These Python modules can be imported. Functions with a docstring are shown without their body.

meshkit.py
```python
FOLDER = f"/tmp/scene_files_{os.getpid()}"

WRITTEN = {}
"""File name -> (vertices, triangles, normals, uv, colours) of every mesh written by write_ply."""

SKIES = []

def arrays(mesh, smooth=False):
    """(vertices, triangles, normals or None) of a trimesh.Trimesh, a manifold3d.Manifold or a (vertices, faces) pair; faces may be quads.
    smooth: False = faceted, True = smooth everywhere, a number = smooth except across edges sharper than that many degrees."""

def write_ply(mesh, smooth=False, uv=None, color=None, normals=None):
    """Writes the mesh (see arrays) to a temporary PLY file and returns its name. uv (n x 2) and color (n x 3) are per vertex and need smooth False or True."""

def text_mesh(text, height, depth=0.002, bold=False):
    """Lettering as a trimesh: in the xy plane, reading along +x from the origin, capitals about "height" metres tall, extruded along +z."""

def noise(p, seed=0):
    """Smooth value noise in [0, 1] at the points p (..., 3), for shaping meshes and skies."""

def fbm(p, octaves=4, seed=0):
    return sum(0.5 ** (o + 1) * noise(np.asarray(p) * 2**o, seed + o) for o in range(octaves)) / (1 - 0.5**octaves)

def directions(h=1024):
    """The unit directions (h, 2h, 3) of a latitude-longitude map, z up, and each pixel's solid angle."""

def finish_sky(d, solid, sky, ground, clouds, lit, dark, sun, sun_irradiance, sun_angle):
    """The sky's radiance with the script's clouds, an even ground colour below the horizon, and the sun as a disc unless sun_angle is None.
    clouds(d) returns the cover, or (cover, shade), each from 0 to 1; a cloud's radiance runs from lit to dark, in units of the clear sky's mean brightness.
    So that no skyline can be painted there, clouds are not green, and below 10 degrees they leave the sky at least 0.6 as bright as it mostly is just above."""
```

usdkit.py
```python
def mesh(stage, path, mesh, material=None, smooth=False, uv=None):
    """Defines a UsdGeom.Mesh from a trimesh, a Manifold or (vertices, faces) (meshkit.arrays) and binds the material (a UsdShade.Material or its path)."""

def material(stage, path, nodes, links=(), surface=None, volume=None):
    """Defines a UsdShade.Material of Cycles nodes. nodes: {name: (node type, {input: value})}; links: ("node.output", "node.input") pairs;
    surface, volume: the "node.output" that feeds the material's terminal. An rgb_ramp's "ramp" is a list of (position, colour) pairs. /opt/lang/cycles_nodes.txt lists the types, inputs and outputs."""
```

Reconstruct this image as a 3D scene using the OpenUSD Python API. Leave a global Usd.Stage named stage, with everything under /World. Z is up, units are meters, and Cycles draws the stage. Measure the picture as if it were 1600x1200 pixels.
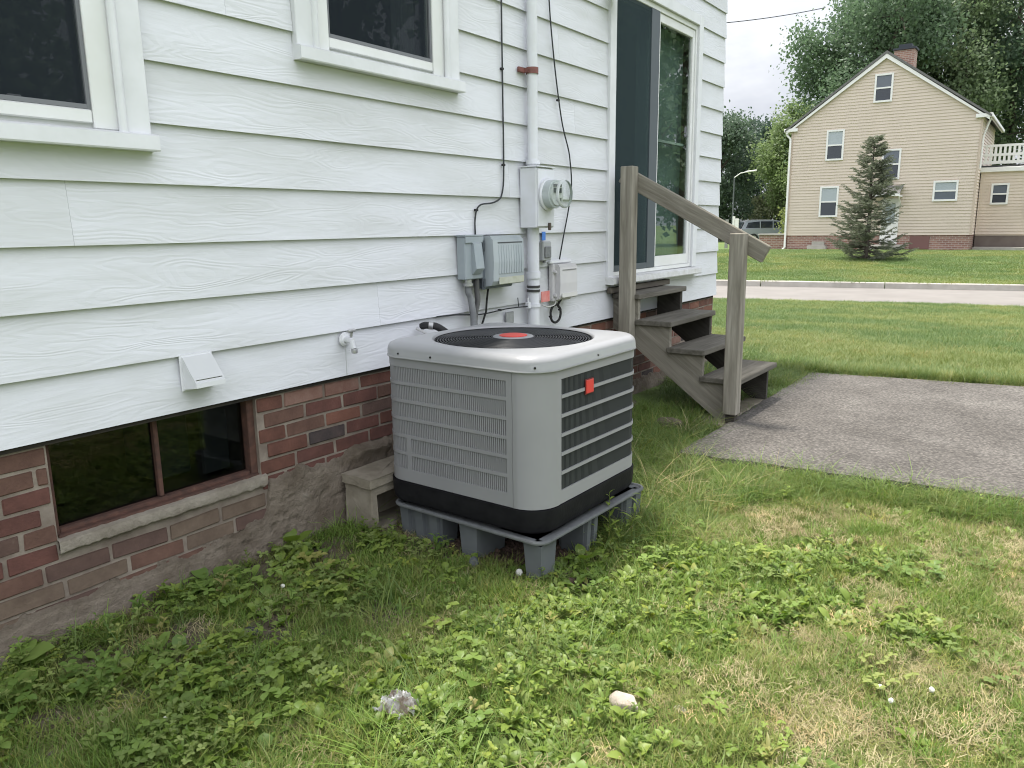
import math, random
import numpy as np, trimesh, usdkit, meshkit
import manifold3d as m3
from shapely import geometry as sg
from shapely import affinity, ops
from pxr import Usd, UsdGeom, UsdLux, UsdShade, Gf, Sdf, Vt

stage = Usd.Stage.CreateInMemory()
UsdGeom.SetStageUpAxis(stage, UsdGeom.Tokens.z)
UsdGeom.SetStageMetersPerUnit(stage, 1.0)
UsdGeom.Xform.Define(stage, '/World')
UsdGeom.Scope.Define(stage, '/World/Looks')
rng = np.random.default_rng(7)
random.seed(7)
TAU = 2 * math.pi

# ------------------------------------------------------------------ camera, sky, sun, exposure
CAM = np.array([2.6767, -4.0558, 1.4178])
YAW, PITCH, ROLL, FPX = 0.61356, 0.202294, -0.0124385, 1206.37
EXPOSURE = 0.68
SUN_EL, SUN_AZ = math.radians(75.5), math.radians(-80)      # azimuth = atan2(x, y) of the direction towards the sun
SUN_INTENSITY, SUN_ANGLE = 1.0, 8.0
SKY_STRENGTH = 0.1
fwd = np.array([-math.sin(YAW) * math.cos(PITCH), math.cos(YAW) * math.cos(PITCH), -math.sin(PITCH)])
rgt = np.cross(fwd, [0, 0, 1]); rgt /= np.linalg.norm(rgt)
upv = np.cross(rgt, fwd)
rgt, upv = math.cos(ROLL) * rgt + math.sin(ROLL) * upv, -math.sin(ROLL) * rgt + math.cos(ROLL) * upv
cam = UsdGeom.Camera.Define(stage, '/World/camera')
cam.AddTransformOp().Set(Gf.Matrix4d(*rgt, 0, *upv, 0, *(-fwd), 0, *CAM, 1))
cam.CreateHorizontalApertureAttr(36.0); cam.CreateVerticalApertureAttr(27.0)
cam.CreateFocalLengthAttr(36.0 * FPX / 1600)
cam.CreateClippingRangeAttr(Gf.Vec2f(0.05, 2000))
cam.CreateExposureAttr(EXPOSURE)
sun_dir = np.array([math.cos(SUN_EL) * math.sin(SUN_AZ), math.cos(SUN_EL) * math.cos(SUN_AZ), math.sin(SUN_EL)])
sun = UsdLux.DistantLight.Define(stage, '/World/sun')
sun.CreateIntensityAttr(SUN_INTENSITY); sun.CreateAngleAttr(SUN_ANGLE); sun.CreateNormalizeAttr(True)
sun.CreateColorAttr(Gf.Vec3f(1.0, 0.95, 0.86))
zx = np.cross([0, 0, 1], sun_dir); zx /= np.linalg.norm(zx); zy = np.cross(sun_dir, zx)
sun.AddTransformOp().Set(Gf.Matrix4d(*zx, 0, *zy, 0, *sun_dir, 0, 0, 0, 0, 1))
sky = UsdLux.DomeLight.Define(stage, '/World/sky')
sky.GetPrim().SetCustomDataByKey('kind', 'structure')
skymat = usdkit.material(stage, '/World/Looks/overcast_sky', {
    'tc': ('texture_coordinate', {}),
    'mp': ('mapping', {'scale': (1.0, 1.0, 2.2), 'location': (3.7, 1.1, 0.4)}),
    'n1': ('noise_texture', {'scale': 1.7, 'detail': 6.0, 'roughness': 0.55, 'distortion': 0.4}),
    'n2': ('noise_texture', {'scale': 4.2, 'detail': 6.0, 'roughness': 0.6}),
    'cov': ('map_range', {'from_min': 0.22, 'from_max': 0.42, 'to_min': 0.75, 'to_max': 1.0, 'clamp': True}),
    'ramp': ('rgb_ramp', {'ramp': [(0.30, (9.6, 10.1, 11.4)), (0.46, (11.6, 12.1, 13.2)), (0.60, (13.6, 14.0, 14.8)), (0.75, (15.5, 15.8, 16.2))]}),
    'sky': ('sky_texture', {'sky_type': 'single_scattering', 'sun_disc': False, 'sun_elevation': SUN_EL, 'sun_rotation': SUN_AZ}),
    'mix': ('mix_color', {'use_clamp': False, 'use_clamp_result': False}),
    'sx': ('separate_xyz', {}), 'mz': ('math', {'math_type': 'maximum', 'value2': 0.0}), 'gr': ('math', {'math_type': 'multiply_add', 'value2': 0.667, 'value3': 0.333}), 'sc': ('mix_color', {'blend_type': 'multiply', 'fac': 1.0, 'use_clamp': False, 'use_clamp_result': False}),
    'bg': ('background_shader', {'strength': SKY_STRENGTH}),
}, [('tc.generated', 'mp.vector'), ('mp.vector', 'n1.vector'), ('mp.vector', 'n2.vector'), ('n1.fac', 'cov.value'), ('n2.fac', 'ramp.fac'),
    ('cov.result', 'mix.fac'), ('sky.color', 'mix.a'), ('tc.generated', 'sx.vector'), ('sx.z', 'mz.value1'), ('mz.value', 'gr.value1'), ('ramp.color', 'sc.a'), ('gr.value', 'sc.b'), ('sc.result', 'mix.b'), ('mix.result', 'bg.color')], surface='bg.background')
UsdShade.MaterialBindingAPI.Apply(sky.GetPrim()).Bind(skymat)

# ------------------------------------------------------------------ helpers
USED = {}


def numbered(parent, name):
    k = (parent, name); USED[k] = USED.get(k, 0) + 1
    return name if USED[k] == 1 else f'{name}_{USED[k] - 1:03d}'


def tag(path, label=None, cat=None, group=None, kind=None):
    p = stage.GetPrimAtPath(path)
    for k, v in (('label', label), ('category', cat), ('group', group), ('kind', kind)):
        if v:
            p.SetCustomDataByKey(k, v)
    return path


def thing(name, label, cat, group=None, loc=(0, 0, 0), rotz=0.0, scale=None, kind=None):
    path = '/World/' + numbered('/World', name)
    x = UsdGeom.Xform.Define(stage, path)
    if any(loc) or rotz or scale:
        x.AddTranslateOp().Set(Gf.Vec3d(*map(float, loc))); x.AddRotateZOp().Set(math.degrees(rotz))
        if scale:
            x.AddScaleOp().Set(Gf.Vec3f(*map(float, scale)))
    return tag(path, label, cat, group, kind)


class MB:
    """collects shapes into one mesh"""
    def __init__(self):
        self.v, self.f, self.n = [], [], 0

    def add(self, v, f):
        v = np.asarray(v, float); f = np.asarray(f, int)
        if f.shape[1] == 4:
            f = np.vstack([f[:, [0, 1, 2]], f[:, [0, 2, 3]]])
        self.v.append(v); self.f.append(f + self.n); self.n += len(v)
        return self

    def tm(self, m, T=None):
        v = np.array(m.vertices)
        if T is not None:
            v = v @ np.asarray(T)[:3, :3].T + np.asarray(T)[:3, 3]
        return self.add(v, m.faces)

    def box(self, x0, x1, y0, y1, z0, z1, c=0.0):
        if c:
            P = []
            for sx in (0, 1):
                for sy in (0, 1):
                    for sz in (0, 1):
                        p = np.array([(x0, x1)[sx], (y0, y1)[sy], (z0, z1)[sz]]); s = np.array([1 - 2 * sx, 1 - 2 * sy, 1 - 2 * sz])
                        for k in range(3):
                            o = s * c; o[k] = 0; P.append(p + o)
            h = trimesh.convex.convex_hull(np.array(P)); return self.tm(h)
        v = np.array([(x, y, z) for x in (x0, x1) for y in (y0, y1) for z in (z0, z1)], float)
        f = [(0, 1, 3, 2), (4, 6, 7, 5), (0, 4, 5, 1), (2, 3, 7, 6), (0, 2, 6, 4), (1, 5, 7, 3)]
        return self.add(v, f)

    def bar(self, p, q, w, h, up=(0, 0, 1), c=0.0):
        p, q = np.asarray(p, float), np.asarray(q, float)
        d = q - p; L = np.linalg.norm(d); d /= L
        s = np.cross(d, up); s /= np.linalg.norm(s); u = np.cross(s, d)
        b = MB().box(0, L, -w / 2, w / 2, -h / 2, h / 2, c)
        v = np.vstack(b.v); v = p + v[:, :1] * d + v[:, 1:2] * (-s) + v[:, 2:] * u
        return self.add(v, np.vstack(b.f))

    def tube(self, pts, r, n=8, closed=False):
        pts = np.asarray(pts, float); m = len(pts); r = np.broadcast_to(r, m)
        if closed:
            t = np.roll(pts, -1, 0) - np.roll(pts, 1, 0)
        else:
            t = np.gradient(pts, axis=0)
        t /= np.maximum(np.linalg.norm(t, axis=1, keepdims=True), 1e-12)
        a = np.array([0, 0, 1.0]) if abs(t[0][2]) < .9 else np.array([1.0, 0, 0])
        s = np.cross(t[0], a); s /= np.linalg.norm(s); S = [s]
        for i in range(1, m):
            s = S[-1] - t[i] * np.dot(S[-1], t[i]); S.append(s / np.linalg.norm(s))
        S = np.array(S); U = np.cross(t, S); an = np.arange(n) * TAU / n
        v = pts[:, None] + r[:, None, None] * (np.cos(an)[None, :, None] * S[:, None] + np.sin(an)[None, :, None] * U[:, None])
        v = v.reshape(-1, 3); f = []
        for i in range(m if closed else m - 1):
            j = (i + 1) % m
            for k in range(n):
                l = (k + 1) % n; f.append((i * n + k, i * n + l, j * n + l, j * n + k))
        self.add(v, f)
        if not closed:
            for e, rev in ((0, True), (m - 1, False)):
                idx = [e * n + k for k in range(n)]
                ff = [(0, k + 1, k) if rev else (0, k, k + 1) for k in range(1, n - 1)]
                self.add(v[idx], ff)
        return self

    def lathe(self, prof, n=32, o=(0, 0, 0), ax='z'):
        an = np.arange(n) * TAU / n; v = []
        for r, z in prof:
            v += [(r * math.cos(a), r * math.sin(a), z) for a in an]
        f = [(i * n + k, i * n + (k + 1) % n, (i + 1) * n + (k + 1) % n, (i + 1) * n + k) for i in range(len(prof) - 1) for k in range(n)]
        v = np.array(v)
        if ax == 'x':
            v = v[:, [2, 0, 1]]
        elif ax == 'y':
            v = v[:, [1, 2, 0]]
        return self.add(v + np.asarray(o), f)

    def loft(self, loops, closed=True):
        n = len(loops[0]); f = []
        for i in range(len(loops) - 1):
            for k in range(n if closed else n - 1):
                l = (k + 1) % n; f.append((i * n + k, i * n + l, (i + 1) * n + l, (i + 1) * n + k))
        return self.add(np.vstack(loops), f)

    def prism(self, poly, axis, a, b):
        """polygon extruded from a to b along an axis; the polygon's coordinates are the two other axes in order"""
        poly = poly if isinstance(poly, sg.Polygon) else sg.Polygon(poly)
        m = trimesh.creation.extrude_polygon(poly, b - a, engine='earcut'); v = np.array(m.vertices); v[:, 2] += a; fc = m.faces
        if axis == 'x':
            v = v[:, [2, 0, 1]]
        elif axis == 'y':
            v = v[:, [0, 2, 1]]; fc = fc[:, ::-1]
        return self.add(v, fc)

    def get(self):
        return np.vstack(self.v), np.vstack(self.f)


def obj(name, mb, mat, parent='/World', smooth=False, label=None, cat=None, group=None, kind=None, colors=None):
    path = parent + '/' + numbered(parent, name)
    m = usdkit.mesh(stage, path, mb.get() if isinstance(mb, MB) else mb, mat, smooth)
    m.CreateDoubleSidedAttr(True)
    if colors is not None:
        UsdGeom.PrimvarsAPI(m).CreatePrimvar('col', Sdf.ValueTypeNames.Color3fArray, 'vertex').Set(Vt.Vec3fArray.FromNumpy(np.asarray(colors, np.float32)))
    tag(path, label, cat, group, kind)
    return path


def copy_of(src, name, label, cat, group, loc, rotz=0, scale=None):
    path = '/World/' + numbered('/World', name)
    x = UsdGeom.Xform.Define(stage, path); p = x.GetPrim()
    p.GetReferences().AddInternalReference(src); p.SetInstanceable(True)
    x.ClearXformOpOrder()
    for op in ('t', 'r', 's'):
        if op == 't':
            x.AddTranslateOp(opSuffix='own').Set(Gf.Vec3d(*map(float, loc)))
        elif op == 'r':
            x.AddRotateZOp(opSuffix='own').Set(math.degrees(rotz))
        elif scale:
            x.AddScaleOp(opSuffix='own').Set(Gf.Vec3f(*map(float, scale)))
    return tag(path, label, cat, group)


# ------------------------------------------------------------------ materials
def mat(name, c1, c2=None, scale=6.0, stretch=(1, 1, 1), rough=0.6, bump=0.0, bscale=None, bstretch=None, spec=0.4, metal=0.0, detail=5.0, lo=0.35, hi=0.65, c3=None, rot=(0, 0, 0), dist=0.0, vary=0.0, bdist=0.01, coat=0.0):
    mpg = lambda st: {'mapping_type': 'texture', 'scale': tuple(1 / k for k in st), 'rotation': rot} if any(rot) else {'scale': st}
    N = {'tc': ('texture_coordinate', {}), 'mp': ('mapping', mpg(stretch)),
         'n': ('noise_texture', {'scale': scale, 'detail': detail, 'roughness': 0.6, 'distortion': dist}),
         'p': ('principled_bsdf', {'roughness': rough, 'specular_ior_level': spec, 'metallic': metal, 'base_color': c1, 'coat_weight': coat})}
    L = [('tc.object', 'mp.vector'), ('mp.vector', 'n.vector')]
    c = None
    if c2 is not None:
        N['r'] = ('rgb_ramp', {'ramp': [(lo, c1), (hi, c2)] + ([(min(hi + .14, 1), c3)] if c3 else [])})
        L += [('n.fac', 'r.fac')]; c = 'r.color'
    if vary:
        N['oi'] = ('object_info', {}); N['mr'] = ('map_range', {'to_min': 1 - vary, 'to_max': 1 + vary}); N['hv'] = ('hsv', {'color': c1})
        L += [('oi.random', 'mr.value'), ('mr.result', 'hv.value')]
        if c:
            L.append((c, 'hv.color'))
        c = 'hv.color'
    if c:
        L.append((c, 'p.base_color'))
    if bump:
        N['bm'] = ('mapping', mpg(bstretch or stretch)); N['bn'] = ('noise_texture', {'scale': bscale or scale * 6, 'detail': 6.0, 'roughness': 0.65, 'distortion': dist})
        N['b'] = ('bump', {'strength': bump, 'distance': bdist})
        L += [('tc.object', 'bm.vector'), ('bm.vector', 'bn.vector'), ('bn.fac', 'b.height'), ('b.normal', 'p.normal')]
    return usdkit.material(stage, '/World/Looks/' + name, N, L, surface='p.BSDF')


def leafmat(name, c1, c2, trans=0.3, rough=0.5, spec=0.3, old=True):
    """leaf colour varies from leaf to leaf and from plant to plant; light also passes through"""
    N = {'g': ('geometry', {}), 'oi': ('object_info', {}), 'ad': ('math', {'math_type': 'add'}), 'fr': ('math', {'math_type': 'fraction'}),
         'r': ('rgb_ramp', {'ramp': [(0.0, c1), (0.90, c2), (0.96, tuple(a * b for a, b in zip(c2, (1.25, 1.08, 0.95))))] + ([(1.0, (0.27, 0.24, 0.10))] if old else [(1.0, c2)])}), 'p': ('principled_bsdf', {'roughness': rough, 'specular_ior_level': spec}),
         't': ('translucent_bsdf', {}), 'hs': ('hsv', {'value': 1.5, 'saturation': 1.1}), 'm': ('mix_closure', {'fac': trans})}
    L = [('g.random_per_island', 'ad.value1'), ('oi.random', 'ad.value2'), ('ad.value', 'fr.value1'), ('fr.value', 'r.fac'), ('r.color', 'p.base_color'),
         ('r.color', 'hs.color'), ('hs.color', 't.color'), ('p.BSDF', 'm.closure1'), ('t.BSDF', 'm.closure2')]
    return usdkit.material(stage, '/World/Looks/' + name, N, L, surface='m.closure')


def glassmat(name, tint=(0.86, 0.9, 0.88), rough=0.0, base=0.0, k=1.0):
    N = {'f': ('layer_weight', {'blend': 0.5}), 'pw': ('math', {'math_type': 'power', 'value2': 5.0}), 'm1': ('math', {'math_type': 'multiply_add', 'value2': 0.92 * k, 'value3': 0.07 * k + base, 'use_clamp': True}),
         't': ('transparent_bsdf', {'color': tint}), 'g': ('glossy_bsdf', {'roughness': rough, 'color': (0.95, 0.95, 0.95)}), 'm': ('mix_closure', {})}
    return usdkit.material(stage, '/World/Looks/' + name, N, [('f.facing', 'pw.value1'), ('pw.value', 'm1.value1'), ('m1.value', 'm.fac'), ('t.BSDF', 'm.closure1'), ('g.BSDF', 'm.closure2')], surface='m.closure')


def siding_material(name, base, dirt):
    """painted boards with pressed wood grain: wavy ridges along y, another stretch of grain on each board"""
    N = {'tc': ('texture_coordinate', {}), 'oi': ('object_info', {}), 'cx': ('combine_xyz', {}), 'sc': ('math', {'math_type': 'multiply', 'value2': 37.0}),
         'ad': ('mix_vector', {'fac': 1.0}), 'va': ('mix_color', {'blend_type': 'add', 'fac': 1.0, 'use_clamp': False, 'use_clamp_result': False}),
         'm1': ('mapping', {'scale': (1.0, 1.7, 9.5)}), 'w': ('noise_texture', {'scale': 1.0, 'detail': 2.0, 'roughness': 0.45, 'distortion': 0.25}),
         'mu': ('math', {'math_type': 'multiply', 'value2': 30.0}), 'pp': ('math', {'math_type': 'pingpong', 'value2': 1.0}),
         'm2': ('mapping', {'scale': (1.0, 9.0, 130.0)}), 'f': ('noise_texture', {'scale': 1.0, 'detail': 4.0, 'roughness': 0.6, 'distortion': 0.6}),
         'm4': ('mapping', {'scale': (1.0, 1.3, 4.0)}), 'am': ('noise_texture', {'scale': 1.0, 'detail': 2.0}), 'amr': ('map_range', {'from_min': 0.3, 'from_max': 0.62, 'to_min': 0.15, 'to_max': 1.0, 'clamp': True}),
         'pm': ('math', {'math_type': 'multiply'}),
         'su': ('math', {'math_type': 'multiply_add', 'value2': 0.7}),
         'b': ('bump', {'strength': 0.34, 'distance': 0.0026}),
         'm3': ('mapping', {'scale': (1.0, 1.0, 5.0)}), 'd': ('noise_texture', {'scale': 1.1, 'detail': 5.0, 'roughness': 0.6}),
         'r': ('rgb_ramp', {'ramp': [(0.40, base), (0.72, dirt)]}),
         'p': ('principled_bsdf', {'roughness': 0.42, 'specular_ior_level': 0.4})}
    L = [('oi.random', 'sc.value1'), ('sc.value', 'cx.x'), ('sc.value', 'cx.y'), ('tc.object', 'va.a'), ('cx.vector', 'va.b'),
         ('va.result', 'm1.vector'), ('m1.vector', 'w.vector'), ('w.fac', 'mu.value1'), ('mu.value', 'pp.value1'),
         ('va.result', 'm2.vector'), ('m2.vector', 'f.vector'), ('f.fac', 'su.value1'), ('va.result', 'm4.vector'), ('m4.vector', 'am.vector'), ('am.fac', 'amr.value'), ('pp.value', 'pm.value1'), ('amr.result', 'pm.value2'), ('pm.value', 'su.value3'), ('su.value', 'b.height'), ('b.normal', 'p.normal'),
         ('va.result', 'm3.vector'), ('m3.vector', 'd.vector'), ('d.fac', 'r.fac'), ('r.color', 'p.base_color')]
    N.pop('ad')
    return usdkit.material(stage, '/World/Looks/' + name, N, L, surface='p.BSDF')


siding = siding_material('white_siding', (0.64, 0.648, 0.69), (0.53, 0.54, 0.55))
trim = mat('white_trim_paint', (0.68, 0.685, 0.715), (0.61, 0.62, 0.635), scale=5, rough=0.4, bump=0.05, bscale=40)
vinyl = mat('white_vinyl_frame', (0.70, 0.705, 0.71), (0.65, 0.655, 0.645), scale=4, rough=0.35)
screen_frame = mat('grey_screen_frame', (0.16, 0.165, 0.18), rough=0.45)
interior = mat('dark_interior', (0.05, 0.05, 0.055), (0.03, 0.03, 0.033), scale=2, rough=0.9)
core = mat('wall_core', (0.12, 0.10, 0.08), rough=0.9)
glass = glassmat('window_glass')
darkglass = glassmat('dusty_window_glass', (0.5, 0.53, 0.53), 0.03, k=0.38)
mesh_screen = usdkit.material(stage, '/World/Looks/insect_screen', {'t': ('transparent_bsdf', {'color': (1, 1, 1)}), 'd': ('diffuse_bsdf', {'color': (0.016, 0.020, 0.024)}), 'm': ('mix_closure', {'fac': 0.6})},
                              [('t.BSDF', 'm.closure1'), ('d.BSDF', 'm.closure2')], surface='m.closure')
mortar = mat('mortar', (0.25, 0.212, 0.175), (0.15, 0.12, 0.098), scale=9, rough=0.95, bump=0.5, bscale=120, bdist=0.004)
parging = mat('cement_parging', (0.105, 0.082, 0.060), (0.195, 0.162, 0.128), scale=5.5, rough=0.95, bump=1.0, bscale=32, bdist=0.014, c3=(0.29, 0.265, 0.225), detail=8)
concrete = mat('weathered_concrete', (0.18, 0.155, 0.115), (0.275, 0.245, 0.195), scale=10, rough=0.92, bump=0.5, bscale=110, bdist=0.006)
sill_concrete = mat('sill_cement', (0.27, 0.24, 0.20), (0.17, 0.145, 0.115), scale=9, rough=0.95, bump=0.7, bscale=70, bdist=0.008)
bricks = [mat(f'brick_{n}', a, b, scale=13, rough=0.88, bump=0.5, bscale=90, bdist=0.004, c3=c) for n, a, b, c in (
    ('red', (0.085, 0.036, 0.026), (0.125, 0.053, 0.038), (0.18, 0.11, 0.088)),
    ('dark_red', (0.080, 0.034, 0.027), (0.115, 0.048, 0.038), (0.14, 0.08, 0.065)),
    ('plum', (0.072, 0.043, 0.035), (0.100, 0.060, 0.048), (0.16, 0.12, 0.105)),
    ('orange', (0.14, 0.060, 0.042), (0.17, 0.075, 0.052), (0.24, 0.15, 0.11)),
    ('brown', (0.088, 0.046, 0.034), (0.125, 0.068, 0.050), (0.17, 0.12, 0.09)),
    ('char', (0.032, 0.026, 0.026), (0.06, 0.043, 0.041), (0.09, 0.06, 0.055)),
    ('pale', (0.20, 0.12, 0.095), (0.15, 0.075, 0.057), (0.34, 0.28, 0.25)),
    ('dusty', (0.095, 0.066, 0.048), (0.135, 0.098, 0.072), (0.20, 0.16, 0.125)))]
rust_frame = mat('rusty_brown_frame', (0.050, 0.026, 0.020), (0.095, 0.045, 0.032), scale=22, rough=0.75, bump=0.3, bscale=80, c3=(0.20, 0.13, 0.10))
ac_grey = mat('ac_grey_paint', (0.226, 0.227, 0.234), (0.243, 0.244, 0.250), scale=3, rough=0.42, spec=0.45)
ac_grey_back = mat('ac_grey_recess', (0.10, 0.102, 0.105), rough=0.6)
ac_lid = mat('ac_lid_silver_paint', (0.30, 0.303, 0.315), (0.325, 0.328, 0.338), scale=3, rough=0.34, spec=0.5, coat=0.1)
ac_dark = mat('ac_dark_grille', (0.036, 0.040, 0.041), rough=0.5)
ac_black = mat('ac_black_coil', (0.010, 0.011, 0.011), rough=0.7)
pan_black = mat('base_pan_black', (0.007, 0.007, 0.008), (0.012, 0.012, 0.013), scale=14, rough=0.55, bump=0.15, bscale=60, spec=0.1)
badge_red = mat('badge_red', (0.52, 0.045, 0.035), rough=0.4)
wire_black = mat('wire_guard_black', (0.018, 0.019, 0.022), rough=0.35)
fan_grey = mat('fan_blade_grey', (0.10, 0.105, 0.115), rough=0.5)
stand_grey = mat('stand_grey_plastic', (0.075, 0.083, 0.088), (0.098, 0.106, 0.11), scale=6, rough=0.55, bump=0.05)
stand_rim = mat('stand_rim_grey', (0.15, 0.158, 0.162), (0.12, 0.126, 0.13), scale=20, rough=0.5)
elec_grey = mat('electrical_box_grey', (0.27, 0.305, 0.33), (0.30, 0.335, 0.355), scale=8, rough=0.45)
tele_grey = mat('telecom_box_grey', (0.31, 0.345, 0.37), (0.37, 0.405, 0.425), scale=10, stretch=(1, 1, .15), rough=0.55)
tele_beige = mat('telecom_box_beige', (0.52, 0.51, 0.52), (0.56, 0.55, 0.55), scale=6, rough=0.5)
pipe_white = mat('conduit_white_paint', (0.66, 0.67, 0.72), (0.60, 0.61, 0.63), scale=7, rough=0.4, bump=0.06, bscale=50)
strap_rust = mat('strap_red_brown', (0.22, 0.085, 0.075), (0.14, 0.06, 0.05), scale=30, rough=0.6)
black_rubber = mat('black_rubber', (0.018, 0.018, 0.019), rough=0.6)
whip_grey = mat('flex_conduit_grey', (0.21, 0.22, 0.225), (0.15, 0.155, 0.16), scale=15, rough=0.5)
metal = mat('galvanized_metal', (0.45, 0.45, 0.45), (0.36, 0.36, 0.36), scale=25, rough=0.4, metal=0.8)
blue = mat('blue_sticker', (0.08, 0.22, 0.62), rough=0.5)
tag_red = mat('faded_red_tag', (0.55, 0.16, 0.14), (0.62, 0.28, 0.26), scale=20, rough=0.6)
def wood(name, axis, rot=(0, 0, 0), dark=1.0):
    st = {'x': (1.0, 12, 12), 'y': (12, 1.0, 12), 'z': (12, 12, 1.0)}[axis]
    k = lambda *c: tuple(v * dark for v in c)
    return mat(name, k(0.125, 0.112, 0.088), k(0.225, 0.208, 0.172), scale=2.2, stretch=st, rough=0.85, bump=0.6, bscale=5.5, bdist=0.006, c3=k(0.31, 0.29, 0.245), rot=rot, detail=8, lo=.32, hi=.58, dist=.3)
wood_y, wood_z = wood('weathered_wood_treads', 'y', dark=0.52), wood('weathered_wood_posts', 'z', dark=1.1)
wood_s = wood('weathered_wood_slope', 'x', rot=(0, math.radians(36.3), 0))
wood_r = wood('weathered_wood_rail', 'x', rot=(0, math.radians(27.2), 0), dark=1.05)
# ------------------------------------------------------------------ the white house
E_ROW, Z_SID = 0.21, 0.74
Y_LO, Y_HI = -4.3, 3.19
house = thing('white_house', 'white clapboard house wall on a brick foundation filling the left of the photo', 'house')
# openings: y0, y1, z0, z1
OPEN = {'w1': (-3.54, -2.457, 1.69, 3.02), 'w2': (-1.785, -0.705, 2.10, 3.10), 'door': (0.945, 2.60, 0.985, 3.13)}
box = lambda a, b: m3.Manifold.cube([b[0] - a[0], b[1] - a[1], b[2] - a[2]]).translate(list(a))
body = box((-7.2, Y_LO - 1.5, 0.02), (-0.035, Y_HI - 0.03, 3.62))
for y0, y1, z0, z1 in ((-3.44, -2.56, 1.78, 2.95), (-1.69, -0.80, 2.19, 3.03), (1.0, 2.54, 1.06, 3.06), (-2.94, -2.08, 0.37, 0.76)):
    body = body - box((-1.6, y0, z0), (0.2, y1, z1))
obj('wall', body, core, house)
rf = MB()
rf.prism([(-7.3, 3.64), (0.10, 3.64), (0.10, 3.76), (-3.6, 5.1), (-7.3, 3.76)], 'y', Y_LO - 1.9, Y_HI + 0.3)
obj('roof', rf, mat('roof_shingles', (0.07, 0.068, 0.065), (0.10, 0.095, 0.09), scale=12, rough=0.9), house)


def board(rects, zb):
    """one lapped board: its face leans out towards its lower edge. rects: (y0, y1, za, zb) pieces of one board"""
    b = MB()
    for y0, y1, za, zt in rects:
        fx = lambda z: -0.0005 - 0.0135 * (z - zb) / E_ROW
        v = []
        for y in (y0, y1):
            v += [(fx(za), y, za), (fx(zt), y, zt), (fx(zt) - 0.009, y, zt), (fx(za) - 0.0095, y, za)]
        b.add(v, [(0, 4, 5, 1), (3, 2, 6, 7), (0, 3, 7, 4), (1, 5, 6, 2), (0, 1, 2, 3), (4, 7, 6, 5)])
    return b


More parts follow.
